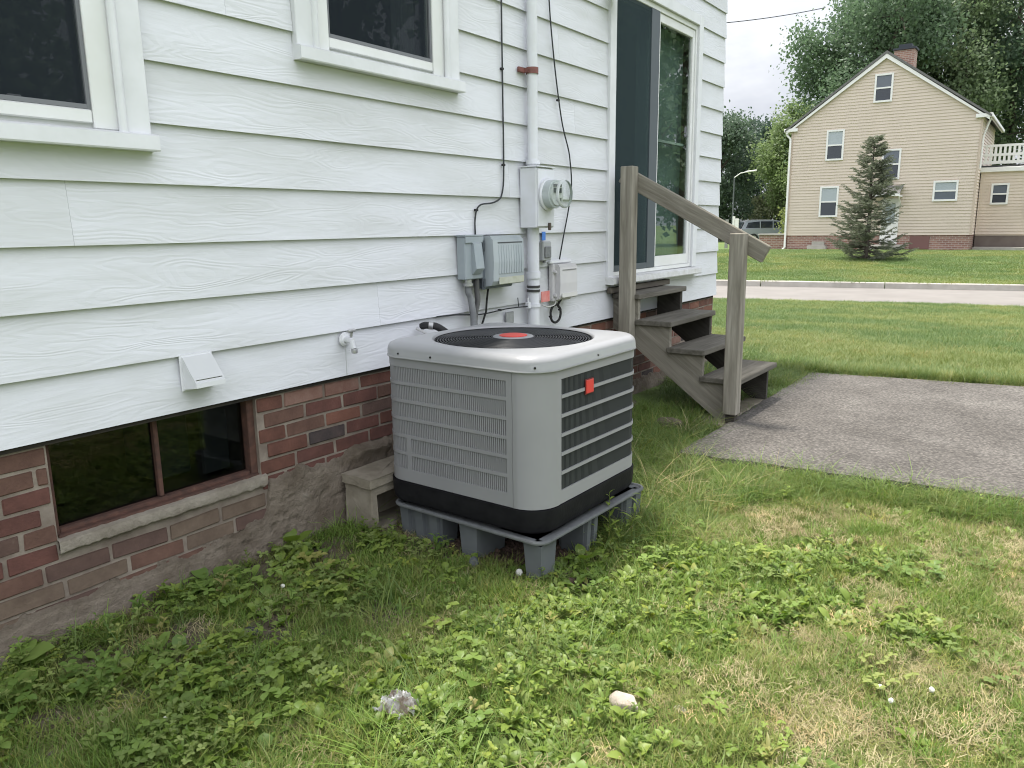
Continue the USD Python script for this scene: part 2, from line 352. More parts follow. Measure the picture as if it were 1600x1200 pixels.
JOINTS = {0: [0.12], 1: [-1.36], 2: [2.9], 3: [-2.76, 2.75], 4: [-0.25], 5: [-3.2], 6: [0.5], 7: [-2.1], 8: [0.3], 9: [], 10: [-2.2], 11: [], 12: [0.7], 13: [], 14: [-1.0]}
for k in range(14):
    zb = Z_SID + k * E_ROW; zt = zb + E_ROW + 0.012
    ends = [Y_LO] + sorted(JOINTS[k]) + [Y_HI + rng.uniform(-0.004, 0.004)]
    for a, b_ in zip(ends[:-1], ends[1:]):
        cuts = sorted({zb, zt} | {z for o in OPEN.values() for z in o[2:] if zb < z < zt})
        groups = []
        for z0, z1 in zip(cuts[:-1], cuts[1:]):
            iv = [(a + 0.0004, b_ - 0.0004)]
            for y0, y1, oz0, oz1 in OPEN.values():
                if oz0 < (z0 + z1) / 2 < oz1:
                    iv = [p for l, r in iv for p in ((l, min(r, y0)), (max(l, y1), r)) if p[1] - p[0] > 0.004]
            groups.append([(l, r, z0, z1) for l, r in iv])
        # pieces that touch make one board
        pieces = [r for g in groups for r in g]
        lab = list(range(len(pieces)))
        for i, p in enumerate(pieces):
            for j, r in enumerate(pieces):
                if j > i and abs(p[3] - r[2]) < 1e-6 and min(p[1], r[1]) - max(p[0], r[0]) > 0.001:
                    old, new = lab[j], lab[i]; lab = [new if t == old else t for t in lab]
        for t in sorted(set(lab)):
            obj('siding_board', board([p for p, q in zip(pieces, lab) if q == t], zb), siding, house)
# starter strip: the shadowed ledge under the lowest board
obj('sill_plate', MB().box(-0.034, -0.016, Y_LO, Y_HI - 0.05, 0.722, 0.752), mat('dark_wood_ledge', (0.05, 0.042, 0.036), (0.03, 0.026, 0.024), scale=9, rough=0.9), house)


# foundation: mortar bed, single bricks, ragged cement parging over the foot of the wall
fnd = obj('foundation_wall', MB().box(-0.30, -0.0225, Y_LO, -2.925, 0.0, 0.73).box(-0.30, -0.0225, -2.095, Y_HI - 0.03, 0.0, 0.73).box(-0.30, -0.0225, -2.925, -2.095, 0.0, 0.345), mortar, house)
Hc, BL, JT = 0.0685, 0.217, 0.0095
PHASE = [-1.952, -1.838, -1.950, -1.831, -1.904, -1.964, -1.851, -2.016, -1.90, -2.0, -1.9]


def parge_top(y):
    """height of the ragged upper edge of the parging along the wall"""
    base = np.interp(y, [-4.3, -3.2, -2.6, -2.35, -2.105, -2.08, -2.062, -1.9, -1.67, -1.6, -1.54, -1.45, -1.3, -0.9, 0.2, 0.7, 1.3, 3.2],
                     [0.15, 0.155, 0.165, 0.178, 0.200, 0.24, 0.366, 0.362, 0.362, 0.372, 0.392, 0.378, 0.384, 0.36, 0.33, 0.26, 0.20, 0.18])
    return base


bk = 0
for c in range(11):
    z1 = 0.7155 - c * Hc; z0 = z1 - Hc + JT
    if z0 < 0.03:
        break
    y = PHASE[c] + JT / 2 - (BL + JT) * 11
    spans = []
    while y < Y_HI - 0.04:
        spans.append((y, min(y + BL, Y_HI - 0.035))); y += BL + JT
    cut = []
    for a, b_ in spans:
        segs = [(a, b_)]
        if z1 > 0.35:
            segs = [(max(l, p), min(r, q_)) for l, r in segs for p, q_ in ((-9, -2.928), (-2.092, 9))]
        cut += [(l, r) for l, r in segs if r - l > 0.035]
    for a, b_ in cut:
        ym = (a + b_) / 2
        if parge_top(np.array(ym)) > z1 + 0.012 or a < -4.25:
            continue
        low = z1 < 0.36 and ym < -2.03
        pal = [4, 7, 4, 2, 7, 4, 7] if low else ([1, 4, 4, 1, 2, 4] if ym < -2.5 else [0, 1, 1, 2, 3, 4, 0, 6, 5, 3])
        mt = bricks[pal[rng.integers(len(pal))]]
        if not low and -2.09 < ym < -1.3:      # the courses beside the basement window as they are seen
            row = {0: [0, 6, 6, 0], 1: [4, 1, 1, 1], 2: [0, 4, 3, 2], 3: [0, 5, 1, 1], 4: [0, 1, 1, 1], 5: [1, 1, 1, 1]}.get(c, [1])
            mt = bricks[row[min(int((ym + 2.1) / 0.2265), len(row) - 1)]]
        x1 = -0.0185 + rng.uniform(-0.0022, 0.0022)
        if low:
            x1 += 0.0
        tilt = rng.uniform(-0.0022, 0.0022)
        B = MB().box(-0.11, x1, a + rng.uniform(0, .003), b_ - rng.uniform(0, .003), z0 + rng.uniform(-.0012, .0012), z1 + rng.uniform(-.0012, .0012), 0.004)
        B.v[0][:, 2] += tilt * (B.v[0][:, 1] - ym) / 0.1
        B.v[0] += rng.normal(0, .0009, B.v[0].shape)
        obj('brick', B, mt, fnd); bk += 1
# parging as a lumpy sheet that dips behind the bricks above its edge
ys, zs_ = np.arange(Y_LO, Y_HI - 0.05, 0.0085), np.arange(-0.06, 0.47, 0.0085)
Yg, Zg = np.meshgrid(ys, zs_, indexing='ij'); P3 = np.stack([Yg, Zg, 0 * Yg], -1)
edge = parge_top(Yg) + 0.030 * (meshkit.fbm(P3 * [9, 2, 1], 4, 3) - 0.5) * 2 + 0.016 * (meshkit.fbm(P3 * [34, 34, 1], 3, 5) - 0.5) * 2
t = np.clip((edge - Zg) / 0.018, -1.5, 1)
bulge = 0.006 * (meshkit.fbm(P3 * 6, 4, 11) - 0.4) * 2 + 0.0035 * (meshkit.fbm(P3 * 30, 3, 12) - 0.5) * 2 - 0.008 * np.clip(1 - np.abs(meshkit.fbm(P3 * [4, 9, 1], 4, 14) - 0.5) / 0.02, 0, 1)
lump = np.interp(Yg, [-1.62, -1.55, -1.2, -1.1], [0, 1, 1, 0]) * np.exp(-((Zg - 0.35) / 0.03) ** 2) * 0.03 * meshkit.fbm(P3 * 16, 3, 2)
step = np.interp(Yg, [-2.06, -2.02], [0.0, 0.008]) + np.where((Yg < -2.03), 0.012 * np.clip((0.115 - Zg + 0.05 * (meshkit.fbm(P3 * [5, 1, 1], 3, 8) - .5)) / 0.012, 0, 1), 0)
Xg = np.where(t > 0, -0.018 + t * (0.009 + bulge.clip(-0.006) + step) + lump, -0.018 + 0.03 * t)
n1, n2 = Xg.shape; idx = np.arange(n1 * n2).reshape(n1, n2)
fq = np.stack([idx[:-1, :-1], idx[1:, :-1], idx[1:, 1:], idx[:-1, 1:]], -1).reshape(-1, 4)
keep = (t.reshape(-1)[fq] > -1.4).any(1)
uq, inv = np.unique(fq[keep], return_inverse=True)
obj('cement_parging', (np.stack([Xg, Yg, Zg], -1).reshape(-1, 3)[uq], inv.reshape(-1, 4)), parging, house, smooth=True)
# sloped cement sill under the basement window
sy, sx = np.linspace(-2.93, -2.075, 170), np.linspace(0, 1, 8)
prof = np.array([(-0.12, 0.400), (-0.06, 0.396), (-0.03, 0.392), (-0.008, 0.387), (-0.003, 0.380), (-0.004, 0.346), (-0.009, 0.339), (-0.03, 0.336)])
V = np.array([[(px, y, pz) for px, pz in prof] for y in sy]).reshape(-1, 3)
V[:, 0] += 0.005 * (meshkit.fbm(V * 60, 4, 4) - 0.5) * 2; V[:, 2] += (0.003 + 0.006 * (V[:, 2] < 0.36)) * (meshkit.fbm(V * [5, 45, 5], 4, 6) - 0.5) * 2
ix = np.arange(170 * 8).reshape(170, 8)
obj('basement_window_sill', (V, np.stack([ix[:-1, :-1], ix[1:, :-1], ix[1:, 1:], ix[:-1, 1:]], -1).reshape(-1, 4)), sill_concrete, house, smooth=35)


def window(y0, y1, z0, z1, name='window', slope=0.0):
    """casing, moulding, vinyl frame, screen, two sashes; z0 is the top of the projecting sill"""
    w = MB()
    cw = 0.105
    w.box(-0.03, 0.018, y0, y0 + cw, z0, z1, .003).box(-0.03, 0.018, y1 - cw, y1, z0, z1, .003).box(-0.03, 0.018, y0 + cw + .001, y1 - cw - .001, z1 - cw, z1, .003)
    p = obj(name, w, trim, house)
    b = MB(); my0, my1 = y0 + cw - 0.004, y1 - cw + 0.004
    for yy in (my0, my1):
        b.tube([(0.019, yy, z0), (0.019, yy, z1 - cw)], 0.0145, 10)
    b.tube([(0.019, my0, z1 - cw), (0.019, my1, z1 - cw)], 0.0145, 10)
    obj('moulding', b, trim, p, smooth=40)
    f = MB(); fw_ = 0.091; fy0, fy1 = my0 - 0.002, my1 + 0.002
    f.box(-0.05, 0.004, fy0, fy0 + fw_, z0 + 0.006, z1 - cw, .003).box(-0.05, 0.004, fy1 - fw_, fy1, z0 + 0.006, z1 - cw, .003)
    f.box(-0.05, 0.000, fy0 + fw_ + .001, fy1 - fw_ - .001, z0 + 0.022, z0 + 0.066, .004).box(-0.05, 0.000, fy0 + fw_ + .001, fy1 - fw_ - .001, z1 - cw - 0.06, z1 - cw, .004)
    f.box(-0.045, -0.006, fy0 + fw_ + .001, fy1 - fw_ - .001, (z0 + z1) / 2, (z0 + z1) / 2 + 0.045, .003)
    f.box(-0.05, -0.014, y0 + cw + .002, y1 - cw - .002, z0 - 0.02, z0 + 0.0235)
    obj('frame', f, vinyl, p)
    gy0, gy1, gz0, gz1 = fy0 + fw_, fy1 - fw_, z0 + 0.066, z1 - cw - 0.06
    s = MB()
    for a in ((gy0 + .001, gy0 + 0.014, gz0 + .001, gz1), (gy1 - 0.014, gy1 - .001, gz0 + .001, gz1)):
        s.box(-0.016, -0.004, *a)
    s.box(-0.016, -0.004, gy0 + 0.0145, gy1 - 0.0145, gz0 + .001, gz0 + 0.016)
    obj('screen_frame', s, screen_frame, p)
    obj('insect_screen', MB().add([(-0.012, gy0 + .012, gz0 + .012), (-0.012, gy1 - .012, gz0 + .012), (-0.012, gy1 - .012, gz1), (-0.012, gy0 + .012, gz1)], [(0, 1, 2, 3)]), mesh_screen, p)
    obj('pane', MB().box(-0.040, -0.036, gy0 - .005, gy1 + .005, gz0 - .005, gz1 + .005), glass, p)
    sill = MB().prism([(-0.03, z0 - 0.055), (0.042, z0 - 0.057), (0.045, z0 - 0.052), (0.045, z0 - 0.006), (0.041, z0 - 0.001), (0.0, z0 + 0.006), (-0.03, z0 + 0.010)], 'y', y0 - 0.004, y1 + 0.012)
    obj('sill', sill, trim, p)
    return p, (gy0, gy1, gz0, gz1)


w1, g1 = window(-3.54, -2.459, 1.745, 3.02)
obj('latch', MB().box(-0.034, -0.020, g1[1] - 0.245, g1[1] - 0.205, g1[2] + .001, g1[2] + 0.024, .003), metal, w1)
w2, g2 = window(-1.783, -0.717, 2.157, 3.10)
obj('curtain', MB().prism(sg.LineString([(-0.12 + 0.018 * math.sin(t * 1.9), -1.07 + t * 0.0085) for t in range(18)]).buffer(0.002), 'z', 2.2, 3.0), mat('curtain_grey', (0.16, 0.165, 0.18), rough=0.9), w2)

door_screen = usdkit.material(stage, '/World/Looks/door_screen', {'t': ('transparent_bsdf', {'color': (1, 1, 1)}), 'd': ('diffuse_bsdf', {'color': (0.026, 0.037, 0.039)}), 'm': ('mix_closure', {'fac': 0.7})},
                              [('t.BSDF', 'm.closure1'), ('d.BSDF', 'm.closure2')], surface='m.closure')
# sliding glass door: screen on the left half, fixed pane with blinds behind on the right
door = obj('sliding_door', MB().box(-0.03, 0.016, 0.945, 1.03, 1.04, 3.12, .003).box(-0.03, 0.016, 2.515, 2.60, 1.04, 3.12, .003).box(-0.03, 0.016, 1.031, 2.514, 3.035, 3.12, .003), trim, house)
obj('frame', MB().box(-0.06, 0.005, 1.031, 1.052, 1.045, 3.034, .003).box(-0.06, -0.004, 2.487, 2.514, 1.045, 3.034, .003).box(-0.06, -0.004, 1.053, 2.486, 2.995, 3.034, .003).box(-0.055, 0.0, 1.053, 2.486, 1.045, 1.075, .003), vinyl, door)
obj('sash', MB().box(-0.045, -0.012, 1.765, 1.800, 1.076, 2.994, .003).box(-0.045, -0.014, 2.445, 2.486, 1.076, 2.994, .003).box(-0.045, -0.014, 1.801, 2.444, 1.076, 1.160, .003).box(-0.045, -0.014, 1.801, 2.444, 2.93, 2.994, .003), vinyl, door)
obj('pane', MB().box(-0.034, -0.029, 1.80, 2.446, 1.158, 2.932), glass, door)
obj('pane', MB().box(-0.058, -0.053, 1.05, 1.77, 1.07, 2.99), glass, door)
sd = obj('screen_door', MB().box(-0.012, 0.0, 1.053, 1.064, 1.078, 2.994).box(-0.014, 0.0, 1.62, 1.762, 1.078, 2.994, .002).box(-0.012, 0.0, 1.065, 1.619, 1.078, 1.12), mat('screen_door_frame', (0.075, 0.088, 0.10), rough=0.5), door)
obj('insect_screen', MB().add([(-0.006, 1.06, 1.11), (-0.006, 1.62, 1.11), (-0.006, 1.62, 2.99), (-0.006, 1.06, 2.99)], [(0, 1, 2, 3)]), door_screen, sd)
vb = mat('vertical_blind', (0.20, 0.27, 0.25), (0.14, 0.19, 0.18), scale=2, rough=0.8)
for i in range(10):
    yc = 1.78 + i * 0.078 + rng.uniform(-.006, .006); a = -0.75 + rng.uniform(-.14, .14)
    dy, dx = 0.042 * math.cos(a), 0.042 * math.sin(a)
    obj('blind_slat', MB().bar((-0.16, yc, 1.10), (-0.16, yc, 2.96), 0.086, 0.002, up=(math.cos(a), math.sin(a), 0)), vb, door)
obj('lock_rail', MB().box(-0.10, -0.07, 1.81, 2.44, 2.065, 2.085), mat('rail_bar', (0.30, 0.36, 0.34), rough=0.6), door)
dsill = MB().prism([(-0.03, 0.988), (0.062, 0.985), (0.066, 0.992), (0.066, 1.030), (0.06, 1.036), (-0.03, 1.046)], 'y', 0.94, 2.615)
v = dsill.v[0]; v[:, 2] += 0.004 * np.sin(v[:, 1] * 9)
obj('door_sill', dsill, mat('peeling_white_sill', (0.66, 0.665, 0.68), (0.56, 0.56, 0.55), scale=16, rough=0.6, bump=0.3, bscale=60, c3=(0.40, 0.38, 0.35)), door)

# basement window
bw = obj('basement_window', MB().box(-0.10, -0.045, -2.935, -2.905, 0.372, 0.75, .004).box(-0.10, -0.040, -2.125, -2.082, 0.372, 0.75, .004).box(-0.10, -0.05, -2.904, -2.126, 0.382, 0.412, .004).box(-0.095, -0.06, -2.896, -2.136, 0.715, 0.75), rust_frame, house)
obj('mullion', MB().box(-0.092, -0.058, -2.528, -2.510, 0.413, 0.714, .003), rust_frame, bw)
for a, b_ in ((-2.90, -2.53), (-2.508, -2.13)):
    obj('pane', MB().box(-0.080, -0.076, a, b_, 0.405, 0.72), darkglass, bw)
obj('ledge', MB().box(-0.052, -0.022, -2.92, -2.10, 0.386, 0.398, .003), rust_frame, bw, label='rusty ledge with flaking paint')
obj('window_curtain', MB().box(-0.22, -0.20, -2.24, -2.12, 0.40, 0.75), mat('basement_pale_board', (0.13, 0.13, 0.125), rough=0.8), bw)
obj('stored_box', MB().box(-0.5, -0.28, -2.42, -2.25, 0.40, 0.70, .01), mat('blue_plastic_store', (0.02, 0.03, 0.075), rough=0.5), bw)

# porch lamp by the door, only its foot in view
lm = thing('porch_lamp', 'grey metal lamp at the upper left corner of the sliding door', 'lamp')
obj('arm', MB().tube([(-0.01, 0.88, 2.955), (0.05, 0.885, 2.94), (0.085, 0.90, 2.93)], 0.014, 8), mat('lamp_dark', (0.05, 0.05, 0.06), rough=0.4), lm)
obj('lamp_shade', MB().lathe([(0.0, 0.10), (0.05, 0.095), (0.075, 0.02), (0.082, 0.0), (0.076, 0.0), (0.0, 0.01)], 24, (0.10, 0.93, 2.905)), mat('lamp_glass_grey', (0.20, 0.26, 0.28), rough=0.3), lm, smooth=40)
# ------------------------------------------------------------------ the air conditioner, in its own axes
AC_C, AC_ROT, HX, HY_, RC = (0.658, -1.174), -0.025, 0.445, 0.434, 0.13
Z_B, Z_S = 0.287, 0.855


def rr(hx, hy, r, n=24, fine=False):
    """closed rounded rectangle from the start of the -y face, counter-clockwise; points and outward normals"""
    P, Nn = [], []
    for cx_, cy_, a0 in ((hx - r, -hy + r, -90), (hx - r, hy - r, 0), (-hx + r, hy - r, 90), (-hx + r, -hy + r, 180)):
        for a in np.radians(np.linspace(a0, a0 + 90, n)):
            Nn.append((math.cos(a), math.sin(a))); P.append((cx_ + r * math.cos(a), cy_ + r * math.sin(a)))
        Ls = (2 * hy - 2 * r) if a0 in (0, 180) else (2 * hx - 2 * r)
        Ls = (2 * hy - 2 * r) if a0 in (-90, 90) else (2 * hx - 2 * r)
        e = np.array(P[-1]); tdir = np.array([-Nn[-1][1], Nn[-1][0]])
        for q in np.linspace(0, 1, n)[1:-1]:
            P.append(tuple(e + tdir * Ls * q)); Nn.append(Nn[-1])
    return np.array(P), np.array(Nn)


def path_points(hx, hy, r, step=0.02):
    """the left end of the -y face's corner, along -y face, front corner, +x face and far corner; parameter in metres: 0 at the start of the -y face"""
    L1, L2, A = 2 * hx - 2 * r, 2 * hy - 2 * r, r * math.pi / 2

    def at(s):
        if s < 0:
            a = math.radians(270) + s / r; c = (-hx + r, -hy + r)
        elif s < L1:
            return np.array([-hx + r + s, -hy]), np.array([0, -1.0])
        elif s < L1 + A:
            a = math.radians(270) + (s - L1) / r; c = (hx - r, -hy + r)
        elif s < L1 + A + L2:
            return np.array([hx, -hy + r + s - L1 - A]), np.array([1.0, 0])
        else:
            a = (s - L1 - A - L2) / r; c = (hx - r, hy - r)
        n = np.array([math.cos(a), math.sin(a)]); return np.array(c) + r * n, n
    return at, L1, A, L2


AT, L1, ARC, L2 = path_points(HX, HY_, RC)


def pslab(mb, s0, s1, z0, z1, o_in, o_out, step=0.012):
    """a slab following the cabinet's outline from s0 to s1 between two offsets"""
    n = max(2, int((s1 - s0) / step) + 1) if (s1 - s0) > 0.02 else 2
    ss = np.linspace(s0, s1, n); v = []
    for s in ss:
        p, nn = AT(s)
        a, b = p + nn * o_in, p + nn * o_out
        v += [(b[0], b[1], z0), (b[0], b[1], z1), (a[0], a[1], z1), (a[0], a[1], z0)]
    f = []
    for i in range(n - 1):
        for k in range(4):
            l = (k + 1) % 4; f.append((i * 4 + k, (i + 1) * 4 + k, (i + 1) * 4 + l, i * 4 + l))
    f += [(0, 1, 2, 3), (4 * n - 4, 4 * n - 1, 4 * n - 2, 4 * n - 3)]
    mb.add(v, f); return mb


ac = thing('air_conditioner', 'grey square air conditioner with rounded corners and a black fan grille on top', 'air conditioner', loc=(AC_C[0], AC_C[1], 0), rotz=AC_ROT)
P0, N0 = rr(HX - 0.014, HY_ - 0.014, RC - 0.014)
cab = MB().loft([np.c_[P0, np.full(len(P0), z)] for z in (0.25, 0.86)])
obj('cabinet', cab, ac_grey_back, ac, smooth=40)
Pb, Nb = rr(HX + 0.003, HY_ + 0.003, RC)
loops = []
for off, z in ((-0.05, 0.176), (-0.03, 0.178), (-0.014, 0.184), (-0.004, 0.198), (0.001, 0.225), (0.003, 0.268), (0.003, 0.284), (-0.004, 0.287), (-0.03, 0.287)):
    loops.append(np.c_[Pb + Nb * off, np.full(len(Pb), z)])
obj('base_pan', MB().loft(loops), pan_black, ac, smooth=40)
ROWT, ROWP, OPN = 0.8145, 0.0803, 0.0655
rows = [(ROWT - i * ROWP - OPN, ROWT - i * ROWP) for i in range(6)]
LEFT0, LE, RE = -ARC * 0.98, L1 - 0.006, L1 - 0.034
lp = MB(); T0, T1 = -0.010, 0.0
pslab(lp, LEFT0, LE, rows[0][1], Z_S, T0, T1); pslab(lp, LEFT0, LE, Z_B + .002, rows[5][0], T0, T1)
pslab(lp, RE, LE, rows[5][0], rows[0][1], T0, T1, 0.1); pslab(lp, LEFT0, -0.135, rows[5][0], rows[0][1], T0, T1)
for i in range(5):
    pslab(lp, -0.135, RE, rows[i + 1][1], rows[i][0], T0, T1)
for i in (4, 5):
    pslab(lp, 0.035, 0.062, rows[i][0], rows[i][1], T0, T1, 0.1)
side = obj('side_panel', lp, ac_grey, ac, smooth=30)
for r0, r1 in rows:
    m = MB(); s = -0.13
    while s < RE - 0.004:
        pslab(m, s, s + 0.0058, r0 - .001, r1 + .001, -0.009, -0.0025, 0.1); s += 0.0103
    obj('louver_row', m, ac_grey, side)
cp = MB(); pslab(cp, L1 - 0.0035, L1 + ARC + 0.010, Z_B + .002, Z_S, -0.008, 0.0012, 0.008)
obj('corner_panel', cp, ac_grey, ac, smooth=30)
gp = MB(); G0, G1 = L1 + ARC + 0.0105, L1 + ARC + L2 + ARC
pslab(gp, G0, G1, rows[0][1], Z_S, T0, T1); pslab(gp, G0, G1, Z_B + .002, rows[5][0], T0, T1); pslab(gp, G0, G0 + 0.012, rows[5][0], rows[0][1], T0, T1, .1)
gpan = obj('grille_panel', gp, ac_grey, ac, smooth=30)
bk_ = MB(); pslab(bk_, G0 + .004, G1, Z_B + .03, Z_S - .03, -0.0135, -0.0115)
obj('coil', bk_, ac_black, gpan, smooth=30)
for i in range(5):
    b = MB(); zc = (rows[i + 1][1] + rows[i][0]) / 2
    pslab(b, G0 + 0.0125, G1, zc - 0.0072, zc + 0.0072, -0.010, 0.001); obj('grille_bar', b, ac_grey, gpan, smooth=30)
for r0, r1 in rows:
    m = MB(); s = G0 + 0.014
    while s < G1:
        pslab(m, s, s + 0.0044, r0 - .002, r1 + .002, -0.010, -0.004, 0.1); s += 0.0096
    obj('grille_fins', m, ac_dark, gpan)
# red badge standing proud on the uppermost bar
pb, _ = AT(L1 + ARC + 0.235)
pb_z = (rows[1][1] + rows[0][0]) / 2 + 0.008
obj('badge', MB().box(HX + 0.002, HX + 0.008, pb[1] - 0.03, pb[1] + 0.03, pb_z - 0.029, pb_z + 0.029, .0025), badge_red, ac)
obj('badge_plate', MB().box(HX + 0.0005, HX + 0.003, pb[1] - 0.034, pb[1] + 0.034, pb_z - 0.033, pb_z + 0.033), mat('badge_dark_edge', (0.12, 0.02, 0.018), rough=0.5), ac)
# lid with rounded shoulders and a round opening
Pl, Nl = rr(HX - 0.045, HY_ - 0.045, RC - 0.045)
ang = np.arctan2(Pl[:, 1], Pl[:, 0]); circ = np.c_[np.cos(ang), np.sin(ang)]
loops = []
for r, z in ((0.362, 0.880), (0.364, 0.908), (0.368, 0.9175), (0.374, 0.9215), (0.382, 0.9225)):
    loops.append(np.c_[circ * r, np.full(len(Pl), z)])
top = Pl.copy()
loops.append(np.c_[circ * 0.382 * 0.45 + top * 0.55, np.full(len(Pl), 0.9225)]); loops.append(np.c_[top, np.full(len(Pl), 0.9205)])
for k in range(1, 9):
    a = math.radians(90 - k * 11.25)
    loops.append(np.c_[top + Nl * (0.050 * math.cos(a)), np.full(len(Pl), 0.8845 + 0.036 * math.sin(a))])
for off, z in ((0.0515, 0.866), (0.0525, 0.8605), (0.0545, 0.8565), (0.0535, 0.8535), (0.046, 0.853)):
    loops.append(np.c_[top + Nl * off, np.full(len(Pl), z)])
lid = obj('lid', MB().loft(loops), ac_lid, ac, smooth=38)
scr = mat('screw_black', (0.01, 0.01, 0.01), rough=0.4)
for s in (0.20, L1 + ARC * 0.45, L1 + ARC + 0.30, L1 - 0.62 + 0.0):
    p, n = AT(s); a = math.atan2(n[1], n[0])
    q = p + n * 0.0055
    m = MB().lathe([(0.0, 0.004), (0.0042, 0.004), (0.0052, 0.0), (0.0, -0.001)], 10, (0, 0, 0), 'x'); vv = m.v[0]
    m.v[0] = np.c_[q[0] + vv[:, 0] * math.cos(a) - vv[:, 1] * math.sin(a), q[1] + vv[:, 0] * math.sin(a) + vv[:, 1] * math.cos(a), 0.874 + vv[:, 2]]
    obj('screw', m, scr, lid)
# wire guard: rings that rise slightly to the middle, carried by spokes
gd = MB(); an = np.linspace(0, TAU, 72, endpoint=False)
gz = lambda r: 0.908 + 0.012 * (1 - (r / 0.37) ** 2)
for r in np.linspace(0.075, 0.360, 24):
    gd.tube(np.c_[r * np.cos(an), r * np.sin(an), np.full(72, gz(r))], 0.0026, 5, closed=True)
for k in range(12):
    a = k * TAU / 12 + 0.13; rs = np.linspace(0.07, 0.363, 6)
    gd.tube(np.c_[rs * math.cos(a), rs * math.sin(a), [gz(r) - 0.004 for r in rs]], 0.0028, 5)
guard = obj('fan_guard', gd, wire_black, ac, smooth=True)
obj('hub_plate', MB().lathe([(0.0, 0.924), (0.088, 0.924), (0.094, 0.921), (0.096, 0.915), (0.0, 0.914)], 40), mat('hub_grey', (0.22, 0.225, 0.24), rough=0.35), guard, smooth=30)
obj('hub_badge', MB().lathe([(0.0, 0.9285), (0.058, 0.9285), (0.0635, 0.927), (0.064, 0.9242), (0.0, 0.9242)], 40), badge_red, guard, smooth=30)
obj('fan_shroud', MB().lathe([(0.359, 0.915), (0.359, 0.70), (0.40, 0.60), (0.0, 0.60)], 48), ac_black, ac, smooth=40)
obj('fan_motor', MB().lathe([(0.0, 0.895), (0.06, 0.895), (0.075, 0.885), (0.075, 0.76), (0.0, 0.76)], 24), wire_black, ac, smooth=40)
for k in range(3):
    a0 = k * TAU / 3 + 0.5; V, F = [], []
    for i, r in enumerate(np.linspace(0.07, 0.345, 8)):
        for j, t in enumerate(np.linspace(-1, 1, 6)):
            a = a0 + t * (0.62 - 0.25 * (r - .07)); V.append((r * math.cos(a), r * math.sin(a), 0.82 + 0.055 * t))
    ix = np.arange(48).reshape(8, 6)
    obj('fan_blade', (np.array(V), np.stack([ix[:-1, :-1], ix[1:, :-1], ix[1:, 1:], ix[:-1, 1:]], -1).reshape(-1, 4)), fan_grey, ac, smooth=True)

# ------------------------------------------------------------------ plastic riser the air conditioner stands on
st_c, st_rot = (0.706, -1.186), -0.045
hx, hy = 0.424, 0.436
st = thing('equipment_stand', 'dark grey plastic stand on ribbed legs under the air conditioner', 'stand', loc=(st_c[0], st_c[1], 0), rotz=st_rot)
Pr, Nr = rr(hx, hy, 0.05, 8)
loops = [np.c_[Pr + Nr * o, np.full(len(Pr), z)] for o, z in ((-0.05, 0.160), (-0.004, 0.160), (0.004, 0.163), (0.006, 0.170), (0.003, 0.1755), (-0.006, 0.1765), (-0.012, 0.168), (-0.25, 0.168))]
obj('tray_rim', MB().loft(loops), stand_rim, st, smooth=35)
obj('tray', MB().box(-hx + .03, hx - .03, -hy + .03, hy - .03, 0.150, 0.1665), stand_grey, st)


def leg(x0, x1, y0, y1, ribs, axis):
    """a hollow leg, narrower at its foot, with moulded ribs on the faces that run along its long side"""
    m = MB(); t = 0.010; z0, z1 = -0.03, 0.158
    def ring(ins, z):
        return [(x0 + ins, y0 + ins, z), (x1 - ins, y0 + ins, z), (x1 - ins, y1 - ins, z), (x0 + ins, y1 - ins, z)]
    m.loft([ring(0, z1), ring(t, z0)]); m.add(ring(t, z0), [(0, 1, 2, 3)])
    for k in range(ribs):
        u = (k + 0.5) / ribs
        if axis == 'x':
            w = (x1 - x0) / ribs * 0.34; c = x0 + u * (x1 - x0)
            for yy, d in ((y0, -1), (y1, 1)):
                a, b = yy + d * 0.016, yy - d * 0.006
                m.loft([[(c - w, b, z1), (c + w, b, z1), (c + w * .8, a, z1), (c - w * .8, a, z1)], [(c - w * .9, b - d * t, z0), (c + w * .9, b - d * t, z0), (c + w * .7, a - d * t, z0), (c - w * .7, a - d * t, z0)]])
        else:
            w = (y1 - y0) / ribs * 0.34; c = y0 + u * (y1 - y0)
            for xx, d in ((x0, -1), (x1, 1)):
                a, b = xx + d * 0.016, xx - d * 0.006
                m.loft([[(b, c - w, z1), (b, c + w, z1), (a, c + w * .8, z1), (a, c - w * .8, z1)], [(b - d * t, c - w * .9, z0), (b - d * t, c + w * .9, z0), (a - d * t, c + w * .7, z0), (a - d * t, c - w * .7, z0)]])
    return m


for args in ((-hx + .015, -hx + .285, -hy + .03, -hy + .14, 3, 'x'), (-hx + .40, -hx + .50, -hy + .012, -hy + .22, 0, 'x'), (hx - .098, hx - .010, -hy + .010, -hy + .12, 0, 'x'),
             (hx - .16, hx - .03, -0.08, 0.03, 2, 'y'), (hx - .14, hx - .02, hy - .20, hy - .02, 2, 'y'), (-hx + .02, -hx + .16, -0.06, 0.08, 2, 'y'), (-hx + .02, -hx + .22, hy - .16, hy - .02, 2, 'x')):
    obj('leg', leg(*args), stand_grey, st, smooth=20)

